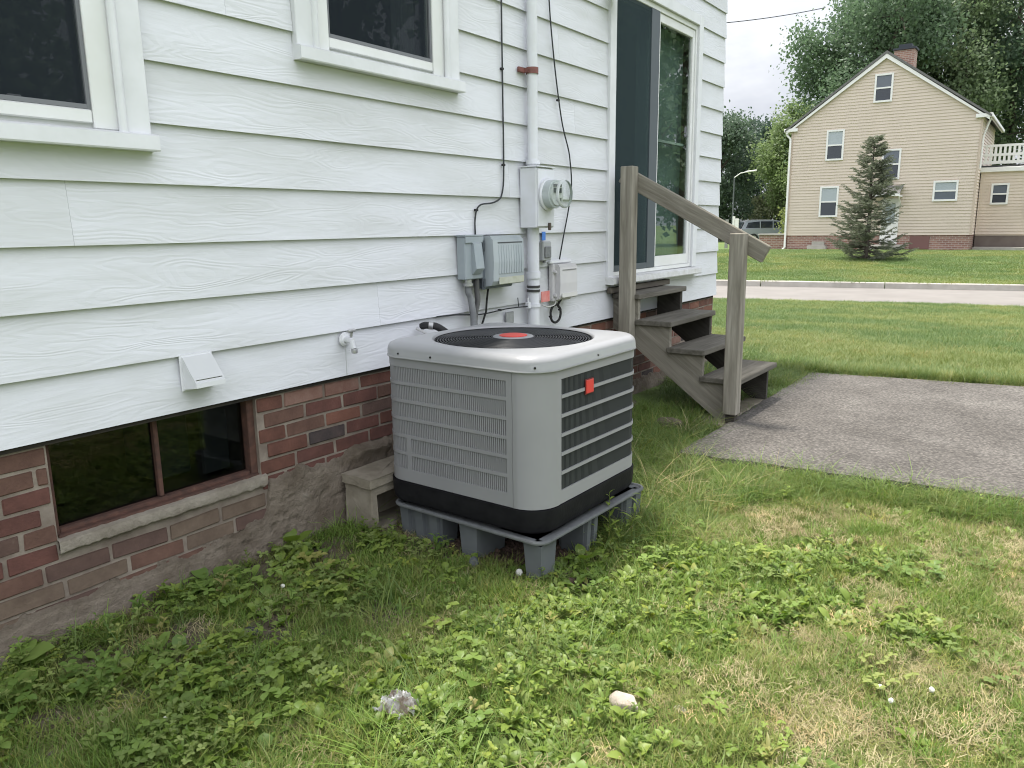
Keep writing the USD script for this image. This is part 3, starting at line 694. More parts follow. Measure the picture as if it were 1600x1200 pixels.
# ------------------------------------------------------------------ concrete block against the wall
blk = box((0.028, -1.672, -0.02), (0.205, -1.27, 0.245)) - box((0.07, -1.640, 0.045), (0.40, -1.345, 0.205)) - box((0.16, -1.30, -0.1), (0.25, -1.2, 0.3))
cap = box((0.020, -1.684, 0.2455), (0.212, -1.265, 0.288))
mm = blk + cap
mm = mm.refine_to_length(0.014)
vv, ff, _ = meshkit.arrays(mm)
dn = (meshkit.fbm(vv * 38, 3, 21)[:, None] - 0.5); vv = vv + dn * np.array([0.008, 0.008, 0.007]) + (meshkit.fbm(vv[:, [1, 2, 0]] * 9, 3, 22)[:, None] - 0.5) * 0.012
obj('concrete_block', (vv, ff), concrete, smooth=35, label='hollow grey concrete block against the foundation left of the air conditioner', cat='concrete block')

# ------------------------------------------------------------------ wooden steps up to the sliding door
stp = thing('wooden_steps', 'weathered open wooden steps with one handrail leading up to the sliding door', 'steps')
YL, YR, X0, RUN, Z0, RISE, DEP = 1.033, 1.904, 0.978, 0.2513, 0.366, 0.1844, 0.284
for i in range(4):
    zt, xf = Z0 + i * RISE, X0 - i * RUN
    xb = max(xf - DEP, 0.004)
    t = MB().box(xb, xf, YL, YR, zt - 0.038, zt, 0.005)
    t.v[0][:, 2] += rng.uniform(-.003, .003) + (t.v[0][:, 1] - YL) * rng.uniform(-.006, .006)
    obj('tread', t, wood_y, stp)
sl = RISE / RUN
wood_dk = wood('shaded_damp_wood', 'x', rot=(0, math.radians(36.3), 0), dark=0.22)  # right stringer: damp wood, with its shade also put into the near-black colour
for y0, y1 in ((YL + 0.025, YL + 0.063), (YR - 0.075, YR - 0.037)):
    xe, ze = X0 - 0.05, 0.075
    poly = [(xe, ze), (xe, Z0 - 0.0385)]
    for i in range(4):
        xf = X0 - i * RUN
        xr = xf - RUN - 0.02 if i < 3 else 0.004
        poly += [(xr, Z0 + i * RISE - 0.0385)]
        if i < 3:
            poly += [(xr, Z0 + (i + 1) * RISE - 0.0385)]
    lowx = X0 - 0.17
    poly += [(0.004, 0.075 + (lowx - 0.004) * sl), (lowx, 0.082), (lowx + 0.03, ze)]
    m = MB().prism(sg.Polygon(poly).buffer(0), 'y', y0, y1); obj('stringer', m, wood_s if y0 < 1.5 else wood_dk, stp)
pw = 0.098
for x0, zb, zt in ((0.089, 0.60, 1.815), (0.892, 0.135, 1.352)):
    m = MB().box(x0, x0 + pw, YL - 0.066, YL + 0.0225, zb, zt, 0.006)
    obj('post', m, wood_z, stp)
obj('post_foot', MB().box(0.912, 0.975, YL - 0.05, YL + 0.012, 0.075, 0.1345), mat('shadow_dark_wood', (0.03, 0.026, 0.022), (0.05, 0.042, 0.035), scale=12, rough=0.9), stp)  # stub below the post; shadow of the gap is put into its colour
rail = MB().bar((0.055, YL + 0.044, 1.768), (1.105, YL + 0.044, 1.212), 0.038, 0.118, up=(0, 0, 1), c=0.005)
obj('handrail', rail, wood_r, stp)
obj('ledger_board', MB().box(0.003, 0.04, 0.955, 1.99, 0.925, 0.968, .004), mat('dark_old_board', (0.07, 0.06, 0.05), (0.12, 0.105, 0.085), scale=3, stretch=(12, 1, 12), rough=0.9), stp)

# ------------------------------------------------------------------ things fixed to the wall
U = '/World'
mast = thing('electric_conduit', 'white painted vertical electric conduit running up the siding above the meter', 'conduit')
obj('pipe', MB().lathe([(0.031, 1.80), (0.031, 3.60)], 24, (0.040, -0.068, 0)), pipe_white, mast, smooth=True)
obj('coupling', MB().lathe([(0.031, 1.80), (0.041, 1.799), (0.043, 1.775), (0.037, 1.772), (0.035, 1.7605)], 24, (0.040, -0.068, 0)), pipe_white, mast, smooth=40)
obj('strap', MB().lathe([(0.0325, 2.283), (0.0365, 2.283), (0.0365, 2.318), (0.0325, 2.318)], 24, (0.040, -0.068, 0)).box(-0.002, 0.014, -0.165, -0.095, 2.286, 2.316, .004).box(0.0, 0.04, -0.112, -0.100, 2.288, 2.314), strap_rust, mast, smooth=40)
mb = thing('electric_meter', 'white electric meter box with a round glass meter on its front', 'electric meter')
obj('box', MB().box(0.0, 0.12, -0.152, 0.036, 1.402, 1.752, .006), pipe_white, mb)
obj('cover', MB().box(0.121, 0.128, -0.148, 0.032, 1.41, 1.744, .003), pipe_white, mb)
obj('top_edge', MB().box(-0.001, 0.131, -0.156, 0.040, 1.7525, 1.760, .002), pipe_white, mb)
obj('meter_ring', MB().lathe([(0.086, 0.129), (0.094, 0.131), (0.096, 0.142), (0.090, 0.147), (0.082, 0.147)], 40, (0, -0.052, 1.598), 'x'), pipe_white, mb, smooth=40)
obj('meter_base', MB().lathe([(0.083, 0.13), (0.083, 0.192), (0.078, 0.196), (0.0, 0.196)], 40, (0, -0.052, 1.598), 'x'), mat('meter_grey', (0.42, 0.46, 0.46), rough=0.4), mb, smooth=40)
face = obj('meter_face', MB().lathe([(0.0, 0.203), (0.066, 0.203), (0.070, 0.197)], 40, (0, -0.052, 1.598), 'x'), mat('meter_face_grey', (0.55, 0.57, 0.55), (0.45, 0.48, 0.47), scale=60, rough=0.5), mb, smooth=40)
obj('meter_display', MB().box(0.2032, 0.207, -0.095, -0.010, 1.605, 1.632), mat('display_dark', (0.03, 0.04, 0.038), rough=0.3), face)
obj('meter_label', MB().box(0.2032, 0.2055, -0.098, -0.006, 1.640, 1.655).box(0.2032, 0.2055, -0.06, -0.01, 1.555, 1.575), mat('label_dark', (0.10, 0.11, 0.11), rough=0.5), face)
obj('meter_glass', MB().lathe([(0.079, 0.19), (0.079, 0.252), (0.076, 0.262), (0.068, 0.267), (0.0, 0.268)], 40, (0, -0.052, 1.598), 'x'), glassmat('meter_dome_glass', (0.93, 0.95, 0.94), 0.02), mb, smooth=40)
obj('meter_rim', MB().lathe([(0.0795, 0.243), (0.083, 0.245), (0.083, 0.256), (0.077, 0.262)], 40, (0, -0.052, 1.598), 'x'), mat('meter_rim_pale', (0.55, 0.58, 0.58), rough=0.25), mb, smooth=40)
obj('latch', MB().box(0.127, 0.142, -0.040, -0.022, 1.388, 1.432, .003), mat('latch_brown', (0.08, 0.06, 0.05), rough=0.5), mb)
lc = thing('lower_conduit', 'white painted conduit below the meter with black and metal clamps', 'conduit')
obj('pipe', MB().lathe([(0.036, 0.70), (0.036, 1.4015)], 24, (0.046, -0.078, 0)), pipe_white, lc, smooth=True)
obj('coupling', MB().lathe([(0.0365, 1.10), (0.042, 1.10), (0.044, 1.135), (0.040, 1.142), (0.0365, 1.142)], 24, (0.046, -0.078, 0)), pipe_white, lc, smooth=40)
for z in (1.043, 1.018):
    obj('clamp', MB().lathe([(0.0365, z), (0.0405, z), (0.0405, z + 0.014), (0.0365, z + 0.014)], 24, (0.046, -0.078, 0)), mat('clamp_dark' + str(int(z * 1000)), (0.06, 0.058, 0.06), rough=0.4, metal=0.5), lc, smooth=40)
obj('ground_clamp', MB().lathe([(0.0365, 0.925), (0.042, 0.925), (0.042, 0.945), (0.0365, 0.945)], 24, (0.046, -0.078, 0)).box(0.03, 0.055, -0.148, -0.118, 0.920, 0.960, .003).tube([(0.042, -0.133, 0.95), (0.042, -0.133, 0.985)], 0.005, 8), pipe_white, lc, smooth=40)
dc = thing('disconnect_box', 'small blue-grey electrical disconnect box at the left of the wall boxes', 'electrical box')
obj('box', MB().box(0.0, 0.060, -0.762, -0.605, 1.132, 1.362, .005), elec_grey, dc)
hood = MB().prism([(0.0605, 1.16), (0.066, 1.16), (0.092, 1.19), (0.074, 1.325), (0.0605, 1.335)], 'y', -0.705, -0.632)
obj('cover', hood, elec_grey, dc)
obj('lid_edge', MB().box(-0.001, 0.066, -0.766, -0.601, 1.3625, 1.372, .002).box(0.0605, 0.066, -0.762, -0.605, 1.33, 1.3615), elec_grey, dc)
tb = thing('telecom_box', 'large grey ribbed telecom box beside the small disconnect box', 'telecom box')
obj('housing', MB().box(0.0, 0.055, -0.600, -0.310, 1.07, 1.362, .008), mat('telecom_housing_dark', (0.14, 0.165, 0.19), rough=0.5), tb)
poly = [(0.056, 1.085), (0.098, 1.09), (0.115, 1.115), (0.121, 1.22), (0.115, 1.34), (0.095, 1.364), (0.056, 1.364)]
tcv = obj('door', MB().prism(poly, 'y', -0.585, -0.288), tele_grey, tb)
for k in range(10):
    yk = -0.535 + k * 0.0245
    obj('rib', MB().prism([(0.1135, 1.15), (0.1205, 1.155), (0.1235, 1.22), (0.1178, 1.312), (0.1135, 1.315)], 'y', yk, yk + 0.017), tele_grey, tcv)
obj('door_foot', MB().box(0.1145, 0.124, -0.535, -0.292, 1.095, 1.135, .003), mat('telecom_foot_yellowed', (0.45, 0.46, 0.40), (0.36, 0.37, 0.29), scale=14, rough=0.6), tcv)
obj('vent_slot', MB().box(0.109, 0.1165, -0.54, -0.30, 1.322, 1.329), mat('slot_shadow', (0.06, 0.065, 0.07), rough=0.7), tcv)
for z in (1.10, 1.31):
    obj('hinge', MB().tube([(0.058, -0.603, z - .03), (0.058, -0.603, z + .03)], 0.012, 8).box(0.03, 0.07, -0.612, -0.600, z - .016, z + .016), mat('hinge_dark' + str(int(z * 100)), (0.06, 0.07, 0.08), rough=0.5), tb)
sg_ = thing('small_utility_box', 'small grey box with a dark cover just right of the lower conduit', 'utility box')
obj('box', MB().box(0.0, 0.042, 0.040, 0.138, 1.20, 1.318, .006), mat('small_box_grey', (0.36, 0.37, 0.38), rough=0.5), sg_)
obj('cover', MB().box(0.0425, 0.052, 0.052, 0.122, 1.218, 1.288, .004), mat('small_box_dark', (0.13, 0.14, 0.15), (0.2, 0.2, 0.21), scale=40, rough=0.4), sg_)
obj('knob', MB().tube([(0.02, 0.09, 1.2), (0.02, 0.09, 1.185)], 0.012, 8), mat('small_box_knob', (0.25, 0.25, 0.26), rough=0.4), sg_)
obj('blue_sticker', MB().box(0.001, 0.004, 0.088, 0.128, 1.325, 1.378), blue, label='small blue sticker on the siding under the meter box', cat='sticker')
be = thing('beige_telecom_box', 'pale pinkish grey telecom box with rounded door at the right end of the boxes', 'telecom box')
obj('housing', MB().box(0.0, 0.038, 0.165, 0.392, 0.935, 1.172, .007), tele_beige, be)
poly = [(0.0385, 0.945), (0.066, 0.95), (0.076, 0.975), (0.079, 1.05), (0.076, 1.15), (0.062, 1.172), (0.0385, 1.172)]
bd = obj('door', MB().prism(poly, 'y', 0.185, 0.398), tele_beige, be)
obj('door_foot', MB().box(0.076, 0.083, 0.205, 0.395, 0.958, 0.988, .002), mat('beige_foot', (0.58, 0.57, 0.55), rough=0.5), bd)
obj('slot', MB().box(0.073, 0.0785, 0.215, 0.385, 1.132, 1.138), mat('beige_slot', (0.2, 0.2, 0.2), rough=0.6), bd)
for z in (0.975, 1.125):
    obj('bolt', MB().lathe([(0.0, 0.055), (0.010, 0.055), (0.013, 0.040)], 8, (0, 0.176, z), 'x'), tele_beige, be, smooth=40)
obj('top_hood', MB().box(0.0, 0.03, 0.150, 0.41, 1.173, 1.20, .008), trim, be)
obj('red_tag', MB().box(0.048, 0.052, 0.002, 0.10, 0.945, 1.012, .001), tag_red, label='faded red tag between the conduit and the pale telecom box', cat='tag')
obj('wall_plate', MB().box(0.0005, 0.014, -0.322, -0.242, 0.842, 0.912, .004), mat('plate_grey', (0.30, 0.31, 0.31), (0.24, 0.25, 0.25), scale=30, rough=0.5), label='small square grey plate on the lowest siding board above the air conditioner', cat='wall plate')


def wire(name, pts, r, m, label, cat, clips=()):
    p = thing(name, label, cat)
    pts = np.array(pts, float); tt = np.linspace(0, 1, len(pts)); t2 = np.linspace(0, 1, len(pts) * 8)
    from scipy.interpolate import PchipInterpolator
    c = np.c_[[PchipInterpolator(tt, pts[:, k])(t2) for k in range(3)]].T
    obj('cable', MB().tube(c, r, 7), m, p, smooth=True)
    for x, y, z in clips:
        obj('clip', MB().box(x - .012, x + .006, y - .010, y + .010, z - .006, z + .006, .002), black_rubber, p)
    return p


thin = mat('thin_wire_dark', (0.035, 0.038, 0.042), rough=0.6)
wire('phone_wire', [(0.006, -0.318, 3.38), (0.006, -0.320, 2.6), (0.006, -0.318, 1.85), (0.006, -0.322, 1.68), (0.006, -0.350, 1.58), (0.006, -0.44, 1.545), (0.006, -0.54, 1.535), (0.006, -0.585, 1.50), (0.006, -0.600, 1.43), (0.006, -0.597, 1.36)], 0.0048, thin,
     'thin dark wire bending left into the top of the grey boxes', 'wire', [(0.006, -0.320, 2.28), (0.006, -0.318, 1.76), (0.006, -0.583, 1.505)])
wire('loose_cable', [(0.010, 0.12, 3.38), (0.010, 0.165, 2.75), (0.012, 0.21, 2.45), (0.014, 0.31, 2.05), (0.016, 0.40, 1.85), (0.016, 0.425, 1.69), (0.014, 0.40, 1.55), (0.018, 0.32, 1.34), (0.02, 0.262, 1.18)], 0.0046, thin,
     'loose thin cable hanging in a bow down to the pale telecom box', 'wire', [(0.012, 0.268, 2.18)])
gw = mat('wire_pale', (0.55, 0.55, 0.53), rough=0.5)
wire('pale_wire', [(0.03, 0.395, 1.15), (0.03, 0.435, 1.10), (0.03, 0.45, 1.04), (0.03, 0.42, 0.98), (0.03, 0.395, 0.955)], 0.003, gw, 'pale wire bulging from the right side of the pale telecom box', 'wire')
wire('ground_wire', [(0.05, -0.152, 0.935), (0.02, -0.3, 0.935), (0.01, -0.55, 0.925), (0.008, -0.80, 0.945), (0.008, -0.95, 0.95)], 0.004, thin, 'dark wire running left from the conduit along a siding edge', 'wire', [(0.012, -0.385, 0.932)])
wire('ground_wire', [(0.07, -0.02, 0.934), (0.06, 0.08, 0.912), (0.05, 0.16, 0.918), (0.04, 0.19, 0.94)], 0.004, gw, 'short pale wire from the conduit clamp to the pale telecom box', 'wire')
wire('hanging_wire', [(0.012, -0.20, 0.99), (0.014, -0.198, 0.96), (0.012, -0.19, 0.93)], 0.003, thin, 'very short dark wire end below the grey telecom box', 'wire')
lpts = [(0.03, 0.205 + 0.062 * math.sin(a), 0.855 + 0.058 * math.cos(a)) for a in np.linspace(0.5, TAU + 0.2, 12)]
wire('cable_loop', [(0.03, 0.27, 0.94)] + lpts, 0.008, black_rubber, 'black cable coiled in a loop under the pale telecom box', 'cable loop', [(0.03, 0.262, 0.875), (0.03, 0.148, 0.84)])
cp_ = wire('flexible_conduit', [(0.035, -0.71, 1.131), (0.035, -0.71, 1.07), (0.04, -0.695, 1.03), (0.05, -0.69, 0.95), (0.08, -0.72, 0.86), (0.12, -0.73, 0.80)], 0.019, whip_grey, 'grey flexible conduit from the disconnect box down behind the air conditioner', 'conduit')
obj('connector', MB().lathe([(0.019, 1.095), (0.027, 1.096), (0.027, 1.112), (0.021, 1.113), (0.021, 1.1315)], 16, (0.035, -0.71, 0)), metal, cp_, smooth=40)
wire('flexible_conduit', [(0.035, -0.635, 1.131), (0.035, -0.632, 1.07), (0.04, -0.632, 1.02), (0.045, -0.66, 0.95), (0.07, -0.70, 0.87), (0.10, -0.71, 0.80)], 0.016, mat('whip_dark', (0.09, 0.09, 0.088), rough=0.5), 'dark flexible conduit beside the grey one, behind the air conditioner', 'conduit')
wire('black_cable', [(0.03, -0.52, 1.07), (0.022, -0.525, 1.0), (0.016, -0.525, 0.945), (0.014, -0.545, 0.90), (0.016, -0.575, 0.855)], 0.006, black_rubber, 'short black cable hanging from the underside of the grey telecom box', 'cable')
ln = wire('refrigerant_line', [(0.02, -1.085, 0.915), (0.05, -1.083, 0.922), (0.085, -1.06, 0.918), (0.115, -1.03, 0.895), (0.15, -1.0, 0.85), (0.17, -0.98, 0.78)], 0.019, black_rubber, 'black insulated refrigerant pipe leaving the wall behind the air conditioner', 'pipe')
obj('silver_tape', MB().tube([(0.062, -1.078, 0.9215), (0.08, -1.064, 0.919)], 0.0205, 12), metal, ln, smooth=True)
obj('copper_pipe', MB().tube([(0.01, -1.115, 0.905), (0.05, -1.112, 0.893), (0.08, -1.09, 0.87), (0.13, -1.05, 0.82)], 0.007, 8), mat('tape_white', (0.5, 0.5, 0.5), rough=0.5), ln, smooth=True)
# dryer vent and garden tap
vh = thing('dryer_vent', 'white plastic vent hood on the lowest siding board above the basement window', 'vent')
y0, y1 = -2.425, -2.300
m = MB().prism([(0.002, 0.945), (0.012, 0.947), (0.088, 0.852), (0.088, 0.835), (0.002, 0.822)], 'y', y0, y1)
hm = m3.Manifold(m3.Mesh(np.vstack(m.v).astype(np.float32), np.vstack(m.f).astype(np.uint32))) - box((0.012, y0 + .006, 0.80), (0.080, y1 - .006, 0.865))
obj('hood', hm, trim, vh)
obj('wall_flange', MB().box(0.0, 0.006, y0 - .008, y1 + .006, 0.815, 0.955, .002), trim, vh)
tp = thing('garden_tap', 'small white garden tap on the lower siding between vent and air conditioner', 'tap')
obj('wall_flange', MB().lathe([(0.0, 0.012), (0.026, 0.012), (0.033, 0.004), (0.033, 0.0)], 20, (0.0, -1.60, 0.912), 'x'), trim, tp, smooth=40)
obj('body', MB().tube([(0.0, -1.60, 0.912), (0.04, -1.605, 0.912), (0.065, -1.608, 0.908)], 0.015, 10).tube([(0.055, -1.607, 0.91), (0.066, -1.609, 0.885), (0.075, -1.612, 0.872)], 0.0125, 10), trim, tp, smooth=True)
obj('handle', MB().tube([(0.05, -1.606, 0.92), (0.058, -1.606, 0.95)], 0.006, 8).bar((0.058, -1.63, 0.955), (0.058, -1.585, 0.958), 0.016, 0.012, c=.003), metal, tp)
obj('spout', MB().lathe([(0.0135, -0.004), (0.015, 0.0), (0.015, 0.014), (0.012, 0.018)], 12, (0.076, -1.612, 0.858)), metal, tp, smooth=40)
obj('drip_line', MB().tube([(0.004, -1.60, 0.88), (0.003, -1.598, 0.745)], 0.0018, 5), mat('tap_wire', (0.45, 0.46, 0.46), rough=0.6), tp)
# ------------------------------------------------------------------ ground, road, kerb, patio
RA, RD = np.array([-2.979, 12.823]), np.array([0.9786, 0.2058]); RN = np.array([-RD[1], RD[0]])
ss_ = lambda t: np.clip(t, 0, 1) ** 2 * (3 - 2 * np.clip(t, 0, 1))


def road_s(x, y):
    return (x - RA[0]) * RN[0] + (y - RA[1]) * RN[1]


def ground_z(x, y, bumps=True):
    x, y = np.asarray(x, float), np.asarray(y, float)
    s = road_s(x, y)
    near = 0.035 - 0.035 * np.clip(x / 1.0, 0, 1) + 0.05 * ss_((y + 0.5) / 1.8) + 0.012 * ss_((x - 1.5) / 1.0) * (y < 0.6)
    mid = 0.07 - 0.315 * np.clip((s + 9.5) / 9.45, 0, 1)
    z = np.where(s < -9.5, near, np.minimum(near, mid + 0.0))
    far = -0.115 + 0.33 * ss_((s - 4.2) / 9.0) + 0.04 * ss_((s - 11) / 6)
    z = np.where(s > -0.15, -0.245 - 0.045 * np.clip((s + 0.15) / 0.12, 0, 1), z)
    z = np.where(s > 3.95, np.interp(s, [3.95, 4.08, 4.14, 4.2], [-0.29, -0.29, -0.14, -0.115]), z)
    z = np.where(s > 4.2, far - 0.25 * ss_((-8.6 - x) / 3.0) * ss_((y - 30) / 8), z)
    if bumps:
        p = np.stack([x, y, 0 * x], -1)
        amp = np.where((s < -0.3) | (s > 4.3), 1.0, 0.0)
        z = z + amp * (0.022 * (meshkit.fbm(p * 1.7, 3, 31) - 0.5) + 0.012 * (meshkit.fbm(p * 7, 2, 32) - 0.5))
        dip = np.exp(-(((x - 0.85) / 0.4) ** 2 + ((y + 1.3) / 0.4) ** 2)); z = z - 0.015 * dip
    return z


# patches of the lawn: (x, y, radius)
WEEDS = [(1.36, -2.28, .28), (1.25, -2.62, .22), (1.62, -2.35, .22), (1.35, -1.90, .30), (1.55, -1.60, .30), (1.30, -1.45, .22), (1.75, -1.28, .34), (1.95, -0.98, .28), (2.10, -0.75, .22), (1.55, -2.0, .3), (1.15, -1.25, .16), (1.10, -2.55, .2), (0.85, -2.75, .25), (1.72, -1.75, .26), (2.05, -1.22, .2), (1.85, -2.5, .25), (1.2, -2.1, .2), (1.5, -2.75, .3), (2.25, -2.3, .12), (2.40, -1.25, .14), (3.0, -1.75, .25), (3.4, -2.4, .28), (2.6, -2.8, .3), (3.7, -0.9, .25)]
DRY = [(1.95, -1.98, .26), (2.10, -1.55, .26), (2.35, -1.15, .24), (2.50, -1.65, .26), (2.25, -2.1, .22), (2.65, -1.35, .28), (1.72, -0.45, .24), (1.95, -0.35, .26), (2.30, -0.5, .3), (2.6, -0.3, .3), (2.6, -2.0, .25), (1.45, -0.75, .2), (1.95, -2.45, .2), (0.95, -2.20, .12), (2.8, -0.8, .3), (2.35, -1.9, .2), (3.2, -1.2, .35), (3.5, -0.4, .3), (3.1, -2.2, .3), (3.8, -1.8, .35), (3.4, -3.0, .3)]
DIRT = [(0.35, -2.75, .16), (0.50, -2.52, .12), (0.22, -2.98, .12), (0.10, -2.25, .14), (0.22, -1.95, .16), (0.85, -1.30, .34), (0.55, -1.62, .16), (0.30, -1.60, .16), (0.05, -2.7, .1), (0.4, -3.2, .1), (0.75, -2.15, .1), (1.0, -1.58, .08), (0.1, -1.4, .3)]
WALLW = [(0.06, -2.38, .12), (0.10, -2.62, .16), (0.20, -2.40, .14), (0.12, -2.88, .14), (0.15, -3.1, .18), (0.45, -2.28, .18), (0.55, -2.10, .15), (0.12, -2.06, .07), (0.30, -1.72, .09), (0.56, -1.70, .08), (0.45, -2.95, .2), (0.60, -2.65, .14), (0.7, -3.0, .2), (0.33, -2.55, .1), (0.3, -3.35, .2)]
LONG = [(1.05, 0.10, .16), (1.35, 0.12, .18), (1.65, 0.17, .2), (1.95, 0.18, .2), (2.25, 0.18, .18), (1.15, -0.45, .22), (1.25, -0.75, .22), (0.95, -0.25, .25), (0.7, 0.3, .3), (0.6, 0.9, .3), (0.45, 0.4, .25), (0.25, 0.8, .2), (1.15, -1.05, .12), (1.5, -0.1, .2), (0.8, 0.0, .25), (1.35, -0.3, .2), (0.75, 1.4, .2), (2.5, 0.2, .2), (0.6, 1.8, .25), (0.3, 2.2, .3), (0.65, 2.6, .25), (0.8, 3.3, .25)]


def field(x, y, spots, sharp=1.0):
    p = np.stack([x, y, 0 * x], -1); w = 0.10 * (meshkit.fbm(p * 5, 3, 77) - 0.5) * 2
    o = np.zeros_like(x)
    for a, b, r in spots:
        d = np.sqrt((x - a) ** 2 + (y - b) ** 2) + w
        o = np.maximum(o, 1 - ss_((d / r - 0.55) / 0.9))
    return o


def grown(lo, hi, fine, n0, far, ratio=1.22):
    a = list(np.arange(lo, hi, fine)); st = fine
    while a[-1] < far[1]:
        st *= ratio; a.append(a[-1] + st)
    b = []; st = fine; c = lo
    while c > far[0]:
        st *= ratio; c -= st; b.append(c)
    return np.array(b[::-1] + a)


gx = np.unique(np.r_[grown(-0.05, 3.3, 0.022, 0, (-300, 300))])
gy = np.r_[grown(-3.6, 0.6, 0.022, 0, (-200, 0.6)), np.arange(0.66, 4.5, 0.07), np.arange(4.5, 12, 0.25), np.arange(12.0, 19.0, 0.07), np.arange(19.0, 34, 0.4)]
gy = np.unique(np.r_[gy, grown(34, 35, 0.5, 0, (34, 420), 1.2)])
GX, GY = np.meshgrid(gx, gy, indexing='ij'); GZ = ground_z(GX, GY)
GZ = np.where((GX < -0.06) & (GY < 3.1), 0.0, GZ)
fx, fy = GX.ravel(), GY.ravel(); pp = np.stack([fx, fy, 0 * fx], -1)
soil = np.array([0.125, 0.100, 0.074]); straw = np.array([0.235, 0.19, 0.11]); green = np.array([0.115, 0.165, 0.042]); lawn = np.array([0.125, 0.185, 0.065])
near = (fy < 1.2) & (fy > -5) & (fx < 4)
wd, dr, di, lg, ww = (field(fx, fy, s) for s in (WEEDS, DRY, DIRT, LONG, WALLW))
n1_, n2_ = meshkit.fbm(pp * 6, 4, 41), meshkit.fbm(pp * 30, 3, 42)
c = green[None] * (0.75 + 0.6 * n1_[:, None]) * 1.0
mixc = lambda c, k, m: c * (1 - m[:, None]) + np.asarray(k)[None] * m[:, None]
c = mixc(c, straw * 0.75, np.clip((n2_ - 0.42) * 3.5, 0, 1) * 0.45)
c = mixc(c, straw, dr * (0.30 + 0.35 * n2_)); c = mixc(c, soil, np.maximum(di * 0.95, np.clip((n1_ - 0.58) * 6, 0, .7) * (1 - dr)))
c = mixc(c, soil * 0.9, np.clip(1 - fx / 0.22, 0, 1) * 0.6 * (fy < 0))
cf = lawn[None] * (0.75 + 0.5 * meshkit.fbm(pp * 0.8, 4, 43)[:, None]); cf = mixc(cf, (0.22, 0.225, 0.085), np.clip((meshkit.fbm(pp * np.array([0.25, 0.6, 1]), 3, 44) - 0.5) * 4, 0, 1) * 0.5)
c = np.where(near[:, None], c, cf); c = c * (0.82 + 0.36 * n2_[:, None])
ix = np.arange(len(gx) * len(gy)).reshape(len(gx), len(gy))
gq = np.stack([ix[:-1, :-1], ix[1:, :-1], ix[1:, 1:], ix[:-1, 1:]], -1).reshape(-1, 4)
gmat = usdkit.material(stage, '/World/Looks/lawn_soil', {'a': ('attribute', {'attribute': 'col'}), 'tc': ('texture_coordinate', {}), 'n': ('noise_texture', {'scale': 55.0, 'detail': 6.0, 'roughness': 0.7}),
    'mr': ('map_range', {'to_min': 0.55, 'to_max': 1.45}), 'h': ('hsv', {}), 'b': ('bump', {'strength': 0.8, 'distance': 0.02}), 'p': ('principled_bsdf', {'roughness': 0.95, 'specular_ior_level': 0.15})},
    [('tc.object', 'n.vector'), ('n.fac', 'mr.value'), ('mr.result', 'h.value'), ('a.color', 'h.color'), ('h.color', 'p.base_color'), ('n.fac', 'b.height'), ('b.normal', 'p.normal')], surface='p.BSDF')
obj('ground', (np.stack([GX, GY, GZ], -1).reshape(-1, 3), gq), gmat, smooth=True, kind='structure', colors=c)

road_m = mat('pale_concrete_road', (0.20, 0.185, 0.172), (0.235, 0.218, 0.203), scale=1.3, rough=0.9, bump=0.2, bscale=30, c3=(0.26, 0.24, 0.225))
L = np.arange(-120, 121, 4.0); V = []
for l in L:
    for s_, z in ((0.0, -0.258), (0.3, -0.252), (2.0, -0.235), (3.85, -0.252), (4.05, -0.256)):
        q = RA + RD * l + RN * s_; V.append((q[0], q[1], z))
ix = np.arange(len(V)).reshape(len(L), 5)
obj('road', (np.array(V), np.stack([ix[:-1, :-1], ix[1:, :-1], ix[1:, 1:], ix[:-1, 1:]], -1).reshape(-1, 4)), road_m, kind='structure', smooth=True)
kerb_m = mat('kerb_concrete', (0.33, 0.31, 0.275), (0.42, 0.395, 0.36), scale=3, rough=0.9)
kerb = thing('kerb', None, None, kind='structure')
for i in range(-14, 15):
    a, b_ = RA + RD * (i * 3.0 + 0.012), RA + RD * (i * 3.0 + 2.988)
    P_ = [(3.99, -0.30), (4.01, -0.122), (4.03, -0.108), (4.17, -0.104), (4.18, -0.30)]
    v = [(*(e + RN * s_), z) for e in (a, b_) for s_, z in P_]
    obj('kerb_stone', MB().add(v, [(i2, i2 + 1, i2 + 6, i2 + 5) for i2 in range(4)]).add(v, [(0, 1, 2), (0, 2, 3), (0, 3, 4), (5, 7, 6), (5, 8, 7), (5, 9, 8)]), kerb_m, kerb)
# patio slab: a little uneven, exposed aggregate
PT = [(0.928, 0.150), (1.8, 0.235), (2.655, 0.318), (4.3, 0.48), (4.3, 3.66), (2.546, 3.39), (1.5, 3.215), (0.924, 3.13)]
poly = sg.Polygon(PT)
uu, vv_ = np.meshgrid(np.linspace(0, 1, 120), np.linspace(0, 1, 100), indexing='ij')
A_, B_, C_, D_ = (np.array(PT[i]) for i in (0, 3, 4, 7))
XY = ((1 - uu) * (1 - vv_))[..., None] * A_ + (uu * (1 - vv_))[..., None] * B_ + (uu * vv_)[..., None] * C_ + ((1 - uu) * vv_)[..., None] * D_
pe = np.stack([XY[..., 0], XY[..., 1], 0 * uu], -1)
rag = (meshkit.fbm(pe * 9, 4, 61) - 0.5)[..., None]
edge_n = np.zeros_like(XY); edge_n[:, 0, 1] = 1; edge_n[0, :, 0] = 1; edge_n[:, -1, 1] = -1
XY = XY + edge_n * rag * 0.05
Zp = 0.088 + 0.006 * (meshkit.fbm(pe * 2, 3, 62) - 0.5) + 0.004 * (meshkit.fbm(pe * 40, 2, 63) - 0.5)
bd_ = np.minimum.reduce([np.arange(120)[:, None] + 0 * vv_, (np.arange(100)[None] + 0 * uu), (99 - np.arange(100)[None] + 0 * uu)])
Zp = Zp - 0.010 * (bd_ == 0)
